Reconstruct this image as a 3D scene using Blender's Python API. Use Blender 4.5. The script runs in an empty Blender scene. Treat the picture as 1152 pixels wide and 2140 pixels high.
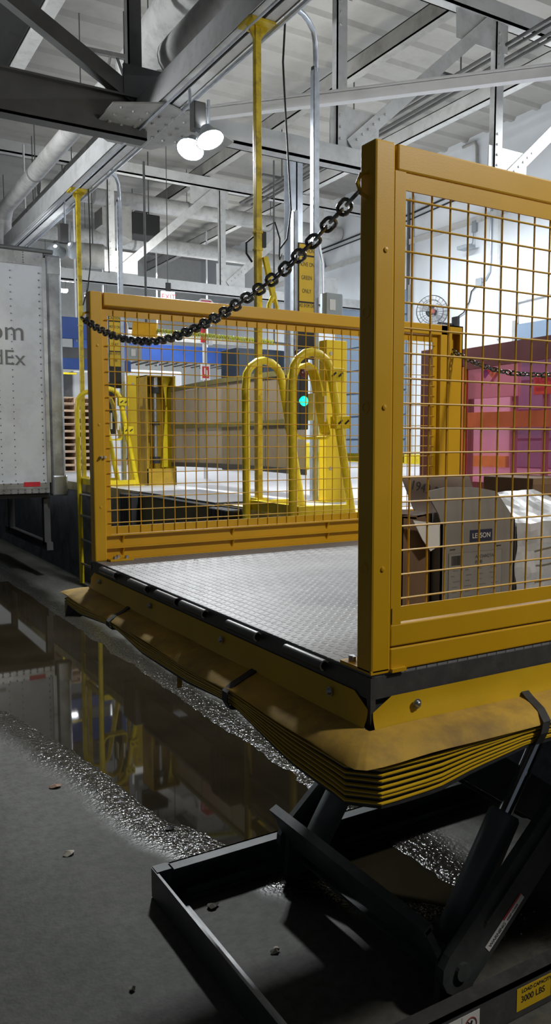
import bpy, bmesh, math, random
import numpy as np
from mathutils import Vector, Matrix, noise
random.seed(7)
SC = bpy.context.scene
COL = SC.collection
# ------------------------------------------------------------------ camera
CAMLOC = Vector((-0.9804, -1.2735, 0.4821))
YAW, PITCH, ROLL, FPX = 0.5338, -0.0890, -0.0020, 1654.5
fwd = Vector((math.sin(YAW)*math.cos(PITCH), math.cos(YAW)*math.cos(PITCH), math.sin(PITCH)))
rt0 = Vector((math.cos(YAW), -math.sin(YAW), 0)); up0 = rt0.cross(fwd)
rt = math.cos(ROLL)*rt0 + math.sin(ROLL)*up0; up = -math.sin(ROLL)*rt0 + math.cos(ROLL)*up0
cam = bpy.data.cameras.new('camera'); camo = bpy.data.objects.new('camera', cam); COL.objects.link(camo)
cam.sensor_fit = 'HORIZONTAL'; cam.sensor_width = 36.0; cam.lens = FPX/1152*36
cam.clip_start = 0.02; cam.clip_end = 200
M = Matrix.Identity(4)
for i in range(3):
    M[i][0], M[i][1], M[i][2], M[i][3] = rt[i], up[i], -fwd[i], CAMLOC[i]
camo.matrix_world = M
SC.camera = camo
# ------------------------------------------------------------------ world, view
wd = bpy.data.worlds.new('world'); SC.world = wd; wd.use_nodes = True
wd.node_tree.nodes['Background'].inputs[0].default_value = (0.75, 0.85, 1.0, 1)
wd.node_tree.nodes['Background'].inputs[1].default_value = 0.065
SC.view_settings.view_transform = 'Standard'; SC.view_settings.look = 'None'
SC.view_settings.gamma = 1.0; SC.view_settings.use_curve_mapping = False
SC.view_settings.exposure = 0.0
# ------------------------------------------------------------------ large lights
def area(name, loc, target, size, size_y, power, col=(1, 1, 1), spread=180):
    l = bpy.data.lights.new(name, 'AREA'); l.shape = 'RECTANGLE'; l.size = size; l.size_y = size_y
    l.energy = power; l.color = col; l.spread = math.radians(spread)
    o = bpy.data.objects.new(name, l); COL.objects.link(o); o.location = loc
    d = Vector(target) - Vector(loc); o.rotation_euler = d.to_track_quat('-Z', 'Y').to_euler()
    return o
for (x, y, z, ln, pw) in ((7.2, 1.2, 4.9, 2.4, 240), (8.3, 5.2, 4.9, 2.4, 240), (8.3, 10.0, 4.9, 2.4, 330), (7.0, 17.0, 4.7, 3.0, 420)):
    area('dock_light', (x, y, z), (x, y, 0), .16, ln, pw, (.93, .97, 1.0))
for (x, y, pw) in ((6.2, 2.5, 34), (8.6, 7.0, 32), (5.4, 9.0, 34), (8.6, 12.0, 32), (5.0, 14.0, 36), (8.6, 18.0, 50), (0.2, 3.0, 14), (0.0, 9.5, 30)):
    area('ceiling_fill', (x, y, 3.9), (x, y, 9), 1.4, 1.4, pw, (1.0, .98, .93))  # unseen fill lights added to brighten the ceiling like bounce
area('yard_light', (-4.5, 7.6, 3.0), (2.0, 8.0, 3.9), .4, .4, 70, (.95, .97, 1.0), 70)
area('bay_light', (2.4, -2.0, 3.0), (.7, .6, 0), .3, .3, 105, (1.0, .95, .86))

# ------------------------------------------------------------------ helpers
class MB:
    def __init__(s): s.v = []; s.f = []; s.m = []; s.mi = 0; s.smooth = False
    def add(s, vs, fs, mats=None):
        b = len(s.v); s.v += [tuple(v) for v in vs]
        for i, f in enumerate(fs):
            s.f.append([b+k for k in f]); s.m.append(s.mi if mats is None else mats[i])
        return s
    def box(s, a, b):
        x0, y0, z0 = (min(a[i], b[i]) for i in range(3)); x1, y1, z1 = (max(a[i], b[i]) for i in range(3))
        return s.add([(x0,y0,z0),(x1,y0,z0),(x1,y1,z0),(x0,y1,z0),(x0,y0,z1),(x1,y0,z1),(x1,y1,z1),(x0,y1,z1)],
                     [(0,3,2,1),(4,5,6,7),(0,1,5,4),(1,2,6,5),(2,3,7,6),(3,0,4,7)])
    def bbox(s, a, b, r=0.004):            # box with bevelled edges
        bm = bmesh.new(); bmesh.ops.create_cube(bm, size=1)
        c = [(a[i]+b[i])/2 for i in range(3)]; d = [abs(a[i]-b[i]) for i in range(3)]
        for v in bm.verts: v.co = Vector([c[i]+v.co[i]*d[i] for i in range(3)])
        bmesh.ops.bevel(bm, geom=bm.edges[:], offset=min(r, min(d)*0.45), segments=2, affect='EDGES', profile=0.5)
        bm.verts.index_update()
        s.add([v.co[:] for v in bm.verts], [[v.index for v in f.verts] for f in bm.faces]); bm.free(); return s
    def obar(s, p, q, w, h, upv=(0, 0, 1)):  # oriented bar: w across, h along upv
        p, q = Vector(p), Vector(q); d = (q-p).normalized(); u = Vector(upv)
        sd = d.cross(u)
        if sd.length < 1e-5: sd = d.cross(Vector((1, 0, 0)))
        sd.normalize(); u = sd.cross(d).normalized()
        vs = []
        for c in (p, q):
            for a, b in ((-1,-1),(1,-1),(1,1),(-1,1)): vs.append(c + sd*(a*w/2) + u*(b*h/2))
        return s.add(vs, [(0,1,2,3),(7,6,5,4),(0,4,5,1),(1,5,6,2),(2,6,7,3),(3,7,4,0)])
    def tube(s, pts, r, n=8, cap=True, closed=False):
        pts = [Vector(p) for p in pts]; N = len(pts); rr = r if isinstance(r, (list, tuple)) else [r]*N
        t0 = (pts[1]-pts[0]).normalized(); a = Vector((0, 0, 1)) if abs(t0.z) < .9 else Vector((1, 0, 0))
        nrm = t0.cross(a).normalized(); vs = []; prev = t0
        for i in range(N):
            if closed: t = (pts[(i+1) % N]-pts[i-1]).normalized()
            else: t = (pts[min(i+1, N-1)]-pts[max(i-1, 0)]).normalized()
            ax = prev.cross(t)
            if ax.length > 1e-6: nrm = Matrix.Rotation(prev.angle(t), 3, ax.normalized()) @ nrm
            prev = t; bn = t.cross(nrm).normalized(); nrm = bn.cross(t).normalized()
            for k in range(n):
                an = 2*math.pi*k/n; vs.append(pts[i] + (nrm*math.cos(an)+bn*math.sin(an))*rr[i])
        fs = []
        for i in range(N if closed else N-1):
            j = (i+1) % N
            for k in range(n): fs.append((i*n+k, i*n+(k+1) % n, j*n+(k+1) % n, j*n+k))
        if cap and not closed: fs += [tuple(range(n-1, -1, -1)), tuple(range((N-1)*n, N*n))]
        return s.add(vs, fs)
    def cyl(s, p, q, r, n=16, r2=None): return s.tube([p, q], [r, r if r2 is None else r2], n)
    def prism(s, poly, axis, a, b):          # polygon of 2-D points extruded along axis from a to b
        n = len(poly); vs = []
        for t in (a, b):
            for (u, w) in poly:
                vs.append({'x': (t, u, w), 'y': (u, t, w), 'z': (u, w, t)}[axis])
        fs = [tuple(range(n-1, -1, -1)), tuple(range(n, 2*n))] + [(i, (i+1) % n, n+(i+1) % n, n+i) for i in range(n)]
        return s.add(vs, fs)
    def lathe(s, prof, c, axis=(0, 0, 1), n=20):
        q = Vector((0, 0, 1)).rotation_difference(Vector(axis)); vs = []; c = Vector(c)
        for (r, h) in prof:
            for k in range(n):
                an = 2*math.pi*k/n; vs.append(c + q @ Vector((r*math.cos(an), r*math.sin(an), h)))
        fs = [(i*n+k, i*n+(k+1) % n, (i+1)*n+(k+1) % n, (i+1)*n+k) for i in range(len(prof)-1) for k in range(n)]
        return s.add(vs, fs)
    def build(s, name, mat, parent=None, smooth=False, origin=None, fix=True):
        org = Vector((0, 0, 0))
        if parent is not None:
            p = parent
            while p.parent is not None: p = p.parent
            org = Vector(p.location)
        elif origin is not None: org = Vector(origin)
        me = bpy.data.meshes.new(name)
        me.from_pydata([(v[0]-org.x, v[1]-org.y, v[2]-org.z) for v in s.v], [], s.f)
        mats = mat if isinstance(mat, (list, tuple)) else [mat]
        for m in mats: me.materials.append(m)
        if len(mats) > 1:
            for p_, k in zip(me.polygons, s.m): p_.material_index = k
        if fix:
            bm = bmesh.new(); bm.from_mesh(me); bmesh.ops.recalc_face_normals(bm, faces=bm.faces[:]); bm.to_mesh(me); bm.free()
        if smooth:
            for p_ in me.polygons: p_.use_smooth = True
            try: me.set_sharp_from_angle(angle=math.radians(40))
            except Exception: pass
        o = bpy.data.objects.new(name, me); COL.objects.link(o)
        if parent is not None: o.parent = parent
        elif origin is not None: o.location = org
        return o

def tag(o, label, cat, group=None, kind=None):
    o['label'] = label; o['category'] = cat
    if group: o['group'] = group
    if kind: o['kind'] = kind
    return o
def thing(name, label, cat, loc=(0, 0, 0), group=None):
    o = bpy.data.objects.new(name, None); COL.objects.link(o); o.location = loc; o.empty_display_size = .1
    return tag(o, label, cat, group)
def struct(o): o['kind'] = 'structure'; return o
def dup(root, delta, label, group=None):
    r = root.copy(); COL.objects.link(r); r.location = Vector(root.location)+Vector(delta); r['label'] = label
    if group: r['group'] = group
    for ch in list(root.children):
        c = ch.copy(); COL.objects.link(c); c.parent = r
        for g in list(ch.children):
            d = g.copy(); COL.objects.link(d); d.parent = c
    return r
def text(name, body, size, mat, parent, origin, xdir, ydir, align='LEFT', ex=0.0006, sx=1.0, label=None, tag_=None):
    cu = bpy.data.curves.new('t', 'FONT'); cu.body = body; cu.size = size; cu.align_x = align; cu.extrude = ex
    ob = bpy.data.objects.new('t', cu); COL.objects.link(ob)
    bpy.context.view_layer.update()
    me = bpy.data.meshes.new_from_object(ob.evaluated_get(bpy.context.evaluated_depsgraph_get()))
    bpy.data.objects.remove(ob); bpy.data.curves.remove(cu)
    X, Y = Vector(xdir).normalized(), Vector(ydir).normalized(); Z = X.cross(Y)
    p = parent
    while p.parent is not None: p = p.parent
    o0 = Vector(origin)-Vector(p.location)
    for v in me.vertices: v.co = o0 + X*(v.co.x*sx) + Y*v.co.y + Z*v.co.z
    me.materials.clear(); me.materials.append(mat)
    o = bpy.data.objects.new(name, me); COL.objects.link(o); o.parent = parent
    return o

MATS = {}
def pm(name, col, rough=.5, metal=0., var=.12, nscale=8., bump=0., bscale=60., spec=.5, dirt=None, emit=None, ior=None, rvar=0.1, obj=True, coat=0.):
    if name in MATS: return MATS[name]
    m = bpy.data.materials.new(name); m.use_nodes = True; nt = m.node_tree; N, L = nt.nodes, nt.links
    b = N['Principled BSDF']; b.inputs['Metallic'].default_value = metal; b.inputs['Specular IOR Level'].default_value = spec
    if ior: b.inputs['IOR'].default_value = ior
    if coat: b.inputs['Coat Weight'].default_value = coat; b.inputs['Coat Roughness'].default_value = .08
    tc = N.new('ShaderNodeTexCoord'); nz = N.new('ShaderNodeTexNoise'); nz.inputs['Scale'].default_value = nscale; nz.inputs['Detail'].default_value = 6
    L.new(tc.outputs['Object'], nz.inputs['Vector'])
    cr = N.new('ShaderNodeValToRGB'); cr.color_ramp.elements[0].position = .3; cr.color_ramp.elements[1].position = .7
    lo = tuple(max(0, c*(1-var)) for c in col); hi = tuple(min(1, c*(1+var)) for c in col)
    cr.color_ramp.elements[0].color = lo+(1,); cr.color_ramp.elements[1].color = hi+(1,)
    L.new(nz.outputs['Fac'], cr.inputs['Fac']); out = cr.outputs['Color']
    if dirt:                                  # (colour, amount, scale): irregular grime with its own shape
        n2 = N.new('ShaderNodeTexNoise'); n2.inputs['Scale'].default_value = dirt[2]; n2.inputs['Detail'].default_value = 9; n2.inputs['Roughness'].default_value = .7
        L.new(tc.outputs['Object'], n2.inputs['Vector'])
        r2 = N.new('ShaderNodeValToRGB'); r2.color_ramp.elements[0].position = .48; r2.color_ramp.elements[1].position = .68
        r2.color_ramp.elements[0].color = (0, 0, 0, 1); r2.color_ramp.elements[1].color = (dirt[1],)*3+(1,)
        L.new(n2.outputs['Fac'], r2.inputs['Fac'])
        mx = N.new('ShaderNodeMixRGB'); L.new(r2.outputs['Color'], mx.inputs['Fac']); L.new(out, mx.inputs[1]); mx.inputs[2].default_value = tuple(dirt[0])+(1,)
        out = mx.outputs[0]
    L.new(out, b.inputs['Base Color'])
    mr = N.new('ShaderNodeMapRange'); mr.inputs['To Min'].default_value = max(.02, rough-rvar); mr.inputs['To Max'].default_value = min(1, rough+rvar)
    L.new(nz.outputs['Fac'], mr.inputs['Value']); L.new(mr.outputs[0], b.inputs['Roughness'])
    if bump:
        n3 = N.new('ShaderNodeTexNoise'); n3.inputs['Scale'].default_value = bscale; n3.inputs['Detail'].default_value = 4
        L.new(tc.outputs['Object'], n3.inputs['Vector'])
        bp = N.new('ShaderNodeBump'); bp.inputs['Strength'].default_value = bump; bp.inputs['Distance'].default_value = .01
        L.new(n3.outputs['Fac'], bp.inputs['Height']); L.new(bp.outputs[0], b.inputs['Normal'])
    if emit:
        b.inputs['Emission Color'].default_value = tuple(emit[0])+(1,); b.inputs['Emission Strength'].default_value = emit[1]
    MATS[name] = m; return m
def film(name, col, alpha, rough=.35):       # tinted translucent sheet
    m = bpy.data.materials.new(name); m.use_nodes = True; nt = m.node_tree; N, L = nt.nodes, nt.links
    b = N['Principled BSDF']; b.inputs['Base Color'].default_value = tuple(col)+(1,); b.inputs['Roughness'].default_value = rough
    tr = N.new('ShaderNodeBsdfTransparent'); tr.inputs[0].default_value = tuple(min(1, .48+c*.75) for c in col)+(1,)
    nz = N.new('ShaderNodeTexNoise'); nz.inputs['Scale'].default_value = 3; mr = N.new('ShaderNodeMapRange')
    mr.inputs['To Min'].default_value = alpha-.08; mr.inputs['To Max'].default_value = alpha+.08
    tc = N.new('ShaderNodeTexCoord'); L.new(tc.outputs['Object'], nz.inputs['Vector']); L.new(nz.outputs['Fac'], mr.inputs['Value'])
    mx = N.new('ShaderNodeMixShader'); L.new(mr.outputs[0], mx.inputs[0]); L.new(tr.outputs[0], mx.inputs[1]); L.new(b.outputs[0], mx.inputs[2])
    L.new(mx.outputs[0], N['Material Output'].inputs['Surface']); MATS[name] = m; return m

Y_GATE = pm('yellow_powder_coat', (.60, .335, .004), .42, var=.05, nscale=5, bump=.02, bscale=300, rvar=.06)
Y_DOCK = pm('lemon_safety_paint', (.72, .56, .012), .38, var=.08, nscale=6, dirt=((.16, .11, .02), .35, 9))
Y_POST = pm('worn_yellow_paint', (.62, .46, .02), .4, var=.12, nscale=12, dirt=((.12, .08, .02), .6, 14))
Y_VINYL = pm('yellow_vinyl', (.60, .375, .006), .5, var=.08, nscale=6, bump=.06, bscale=35)
Y_DUSTY = pm('dusty_yellow_vinyl', (.46, .285, .035), .82, var=.15, nscale=9, dirt=((.16, .10, .04), .7, 5), bump=.08, bscale=30)
G_DARK = pm('dark_grey_enamel', (.052, .052, .053), .42, var=.15, nscale=20, dirt=((.12, .12, .12), .3, 30))
BLACKP = pm('black_lift_paint', (.036, .042, .042), .55, var=.3, nscale=10, dirt=((.08, .085, .08), .5, 12), bump=.03, bscale=120)
LINING = pm('grey_bellows_cloth', (.10, .092, .09), .85, var=.2, nscale=40)
STRAP = pm('black_webbing', (.02, .02, .022), .7, var=.3, nscale=60)
CHROME = pm('chrome_rod', (.75, .77, .8), .12, 1.0, var=.03, rvar=.05)
ZINC = pm('zinc_steel', (.42, .44, .47), .35, .9, var=.1, nscale=30)
CHAINM = pm('galvanised_chain', (.19, .19, .18), .25, .9, var=.2, nscale=60, rvar=.12)
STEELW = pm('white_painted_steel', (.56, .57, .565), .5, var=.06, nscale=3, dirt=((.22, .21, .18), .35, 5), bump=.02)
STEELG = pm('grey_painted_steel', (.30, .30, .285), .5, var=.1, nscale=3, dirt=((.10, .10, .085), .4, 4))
STEELD = pm('dark_and_shaded_steel', (.085, .085, .085), .6, var=.2, nscale=4)  # dark steel; also carries the unlit tone of the truss's left half
PIPEW = pm('pipe_insulation', (.56, .56, .545), .6, var=.1, nscale=4, dirt=((.16, .15, .13), .4, 6))
BLACK = pm('black_rubber', (.012, .012, .013), .6, var=.2)
WHITE = pm('white_plastic', (.75, .76, .77), .4, var=.04)
GALV = pm('galvanised_strut', (.50, .54, .60), .35, .6, var=.12, nscale=20)
GREYBOX = pm('grey_electrical_box', (.30, .335, .36), .45, var=.06)
INK = pm('black_ink', (.02, .02, .02), .5, var=.1)
INKG = pm('dark_grey_vinyl_letters', (.13, .14, .15), .4, var=.1)
REDP = pm('red_paint', (.55, .015, .03), .4, var=.1)
PAPER = pm('white_paper', (.66, .655, .64), .7, var=.06, nscale=12)
CARD = pm('brown_cardboard', (.15, .085, .045), .8, var=.12, nscale=10, bump=.03, bscale=90)
CARDG = pm('grey_white_carton', (.20, .188, .172), .75, var=.08, nscale=6, bump=.02, bscale=70)
CARDW = pm('pale_carton_inside', (.56, .47, .41), .75, var=.08, nscale=6)
BLUE = pm('blue_conveyor_paint', (.012, .05, .22), .4, var=.15, nscale=3)
DOORB = pm('blue_grey_door', (.17, .235, .32), .45, var=.06, nscale=2)
CABLE = pm('black_cable', (.015, .015, .016), .85, var=.2)
OLIVE = pm('olive_leveler_paint', (.115, .10, .035), .6, var=.2, nscale=6, bump=.2, bscale=25)
WOOD = pm('pale_pallet_wood', (.60, .43, .30), .75, var=.15, nscale=14, bump=.05)
CREAM = pm('pale_dock_plate', (.46, .42, .33), .6, var=.15, nscale=5, dirt=((.2, .17, .12), .5, 7))
REDSTRAP = pm('dark_red_strap', (.12, .006, .01), .5, var=.15)
ORSTRAP = pm('red_orange_strap', (.50, .09, .02), .5, var=.15)
GREENSTRAP = pm('olive_strap', (.09, .075, .02), .6, var=.2)
TANFILM = film('tan_film', (.27, .21, .135), .56)
PINKFILM = film('pink_film', (.46, .06, .15), .30)
LEAFM = pm('dry_scrap', (.42, .37, .30), .8, var=.2, nscale=30)

# ------------------------------------------------------------------ wet concrete floor
ZF = -1.27; ZD = -0.04; XD = 2.0
def fbm(x, y, sc, oct=4):
    a, t, amp = 0., 0., 1.
    for _ in range(oct):
        a += amp*noise.noise(Vector((x*sc, y*sc, 3.7*sc))); t += amp; amp *= .55; sc *= 2.1
    return a/t
LX_Y = [0.2, 0.7, 1.0, 1.3, 1.55, 1.75, 2.05, 2.3, 2.7, 3.2, 3.5, 3.95, 4.5, 5.2, 7.0, 9.0, 30]
LX_X = [1.6, 1.15, .85, .66, .56, .46, .345, .285, .255, .19, .11, .02, -.2, -.5, -1.3, -2.2, -3.0]
def shore(x, y):                           # >0 inside the puddle
    return min(x-np.interp(y, LX_Y, LX_X), 1.2-x)
xs = np.concatenate([np.linspace(-14, -2, 13), np.arange(-1.9, -.4, .1), np.arange(-.4, 2.0, .022), [2.0, 2.4]])
ys = np.concatenate([np.linspace(-8, -1, 8), np.arange(-.9, .1, .1), np.arange(.1, 5.2, .03), np.arange(5.2, 9, .12), np.linspace(9.2, 24, 16)])
V, W = [], []
for y in ys:
    for x in xs:
        d = shore(x, y); n1 = fbm(x, y, 2.2); n2 = fbm(x, y, 14, 2)
        near = -1.0 < x < 2.1 and 0 < y < 9
        w = d + .10*n1 + .03*n2
        z = ZF + (.004*n1 + .0012*n2 if near else 0.)
        t = min(max((w+.015)/.10, 0), 1); z -= .014*t*t*(3-2*t)
        wet = min(max((w+.24)/.15, 0), 1)
        V.append((x, y, z)); W.append(wet)
nx, ny = len(xs), len(ys)
fm = MB(); fm.add(V, [(j*nx+i, j*nx+i+1, (j+1)*nx+i+1, (j+1)*nx+i) for j in range(ny-1) for i in range(nx-1)])
m = bpy.data.materials.new('wet_concrete'); m.use_nodes = True; nt = m.node_tree; N, L = nt.nodes, nt.links; b = N['Principled BSDF']
tc = N.new('ShaderNodeTexCoord'); at = N.new('ShaderNodeAttribute'); at.attribute_name = 'wet'
def nz_(scale, det=6, ro=.6):
    n = N.new('ShaderNodeTexNoise'); n.inputs['Scale'].default_value = scale; n.inputs['Detail'].default_value = det; n.inputs['Roughness'].default_value = ro
    L.new(tc.outputs['Object'], n.inputs['Vector']); return n
na, nb, nc = nz_(1.3), nz_(22, 4), nz_(62, 1)
cr = N.new('ShaderNodeValToRGB'); cr.color_ramp.elements[0].position = .3; cr.color_ramp.elements[1].position = .72
cr.color_ramp.elements[0].color = (.062, .062, .052, 1); cr.color_ramp.elements[1].color = (.128, .126, .113, 1); L.new(na.outputs['Fac'], cr.inputs['Fac'])
mx = N.new('ShaderNodeMixRGB'); mx.blend_type = 'MULTIPLY'; mx.inputs[0].default_value = .6; L.new(cr.outputs[0], mx.inputs[1])
cr2 = N.new('ShaderNodeValToRGB'); cr2.color_ramp.elements[0].position = .35; cr2.color_ramp.elements[1].position = .6
cr2.color_ramp.elements[0].color = (.55, .55, .55, 1); cr2.color_ramp.elements[1].color = (1, 1, 1, 1); L.new(nb.outputs['Fac'], cr2.inputs['Fac']); L.new(cr2.outputs[0], mx.inputs[2])
mw = N.new('ShaderNodeMixRGB'); L.new(at.outputs['Fac'], mw.inputs[0]); L.new(mx.outputs[0], mw.inputs[1]); mw.inputs[2].default_value = (.022, .02, .015, 1)
L.new(mw.outputs[0], b.inputs['Base Color'])
rr = N.new('ShaderNodeMapRange'); rr.inputs['To Min'].default_value = .72; rr.inputs['To Max'].default_value = .105; L.new(at.outputs['Fac'], rr.inputs['Value']); L.new(rr.outputs[0], b.inputs['Roughness'])
bp = N.new('ShaderNodeBump'); bp.inputs['Strength'].default_value = 1.0; bp.inputs['Distance'].default_value = .009
ad = N.new('ShaderNodeMath'); ad.operation = 'ADD'; L.new(nb.outputs['Fac'], ad.inputs[0]); L.new(nc.outputs['Fac'], ad.inputs[1]); L.new(ad.outputs[0], bp.inputs['Height']); L.new(bp.outputs[0], b.inputs['Normal'])
bs = N.new('ShaderNodeMapRange'); bs.inputs['To Min'].default_value = .22; bs.inputs['To Max'].default_value = 1.0; L.new(at.outputs['Fac'], bs.inputs['Value']); L.new(bs.outputs[0], bp.inputs['Strength'])
sl_ = N.new('ShaderNodeMapRange'); sl_.inputs['To Min'].default_value = .3; sl_.inputs['To Max'].default_value = .8; L.new(at.outputs['Fac'], sl_.inputs['Value']); L.new(sl_.outputs[0], b.inputs['Specular IOR Level'])
floor = struct(fm.build('floor', m, smooth=True, fix=False))
ca = floor.data.attributes.new('wet', 'FLOAT', 'POINT'); ca.data.foreach_set('value', W)
# water standing in the low channel
pud = [(x, y) for y, x in zip(LX_Y, LX_X)]
pts = [(x-.12, y) for x, y in pud[:-2]] + [(-2.3, 9.), (1.33, 9.), (1.33, .2)]
wm = MB(); wm.add([(x, y, ZF-.0085) for x, y in pts], [tuple(range(len(pts)))])
WATER = pm('standing_water', (.018, .014, .008), .03, var=.3, nscale=2, ior=1.33, rvar=.015, spec=.32)
w = wm.build('puddle', WATER, origin=(.6, 3, ZF-.0085)); tag(w, 'long shallow puddle mirroring the dock between truck and lift', 'puddle')

# ------------------------------------------------------------------ dock slab, walls, ceiling
CONC_D = pm('dock_floor_concrete', (.40, .40, .42), .55, var=.08, nscale=1.5, bump=.03, bscale=40)
FACE = pm('dock_face_concrete', (.17, .18, .20), .8, var=.25, nscale=4, dirt=((.03, .03, .03), .7, 3), bump=.15, bscale=12)
struct(MB().box((2.66, -6, ZD-.2), (11.2, 26, ZD)).box((XD+.02, -6, ZD-.2), (2.66, 4.6, ZD)).box((XD+.02, 6.46, ZD-.2), (2.66, 26, ZD)).build('floor_dock', CONC_D))
# dock face with a leveller pit
dw = MB(); dw.box((XD, -6, ZF-.05), (XD+.3, 26, -.47)).box((XD, -6, -.47), (XD+.3, 4.6, ZD-.002)).box((XD, 6.46, -.47), (XD+.3, 26, ZD-.002)).box((2.66, 4.6, -.47), (2.8, 6.46, ZD-.2)); struct(dw.build('wall_dock', FACE))
struct(MB().box((XD-.012, 2.0, ZD-.10), (XD, 4.6, ZD+.004)).box((XD-.012, 6.46, ZD-.10), (XD, 26, ZD+.004)).build('trim_1', pm('rusty_edge_angle', (.36, .31, .16), .6, var=.25, nscale=8)))
WALLW = pm('white_block_wall', (.70, .74, .78), .65, var=.03, nscale=2)
# back wall: white painted brick courses
nt = WALLW.node_tree; N, L = nt.nodes, nt.links
bk = N.new('ShaderNodeTexBrick'); bk.inputs['Scale'].default_value = 1.0; bk.inputs['Brick Width'].default_value = .4; bk.inputs['Row Height'].default_value = .2; bk.inputs['Mortar Size'].default_value = .012
tc = N.new('ShaderNodeTexCoord'); mp = N.new('ShaderNodeMapping'); mp.inputs['Rotation'].default_value = (math.pi/2, 0, math.pi/2)
L.new(tc.outputs['Object'], mp.inputs[0]); L.new(mp.outputs[0], bk.inputs['Vector'])
bp = N.new('ShaderNodeBump'); bp.inputs['Strength'].default_value = .25; bp.inputs['Distance'].default_value = .01; bp.invert = True
L.new(bk.outputs['Fac'], bp.inputs['Height']); L.new(bp.outputs[0], N['Principled BSDF'].inputs['Normal'])
XW = 11.0
struct(MB().box((XW, -6, ZD), (XW+.2, 26, 7.2)).build('wall_back', WALLW))
struct(MB().box((2.0, 24, ZD), (XW, 24.2, 7.2)).build('wall_far', pm('pale_far_wall', (.62, .63, .62), .7, var=.05)))
struct(MB().box((-14, 24, ZF), (2.0, 24.2, 7.2)).build('wall_far_yard', pm('dark_far_wall', (.05, .05, .05), .8, var=.2)))
struct(MB().box((XW-.05, -6, 4.9), (XW, 26, 5.02)).build('trim_2', STEELW))
struct(MB().box((XW-.10, 15.7, ZD), (XW, 26, ZD+.22)).build('trim_3', Y_DOCK))
struct(MB().box((XW-.10, 9.9, ZD), (XW, 15.4, ZD+.22)).build('trim_4', Y_DOCK))
# corrugated roof deck, ribs running across the bays
ZC = 6.65
cm = MB(); prof = []; y = -6.
while y < 26:
    prof += [(y, ZC), (y+.42, ZC), (y+.47, ZC-.06), (y+.55, ZC-.06), (y+.60, ZC)]; y += .62
cv = [(x, yy, zz) for x in (-14, XW+.2) for yy, zz in prof]; n = len(prof)
cm.add(cv, [(i, i+1, n+i+1, n+i) for i in range(n-1)])
struct(cm.build('ceiling', pm('roof_deck_paint', (.36, .355, .335), .65, var=.06, nscale=1.2, dirt=((.2, .19, .17), .3, 1.5)), fix=False))

def door(nm, y0, y1, z1, rows):
    d = MB().box((XW-.06, y0, ZD), (XW-.03, y1, z1)).build(nm, DOORB); struct(d)
    h = (z1-ZD)/rows
    pan = MB().box((XW-.10, y0+.03, 0), (XW-.06, y1-.03, h-.05))
    me = None
    for k in range(rows):
        if me is None:
            o = pan.build('door_panel', DOORB, d); me = o.data
        else:
            o = bpy.data.objects.new('door_panel', me); COL.objects.link(o); o.parent = d
        o.location = (0, 0, ZD+.02+k*h)
    MB().box((XW-.08, y0-.08, ZD), (XW-.02, y0, z1+.08)).build('door_frame', STEELG, d)
    MB().box((XW-.08, y1, ZD), (XW-.02, y1+.08, z1+.08)).build('door_frame', STEELG, d)
door('door_1', 12.95, 15.75, 3.92, 7)
door('door_2', 6.0, 9.75, 2.72, 5)

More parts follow.
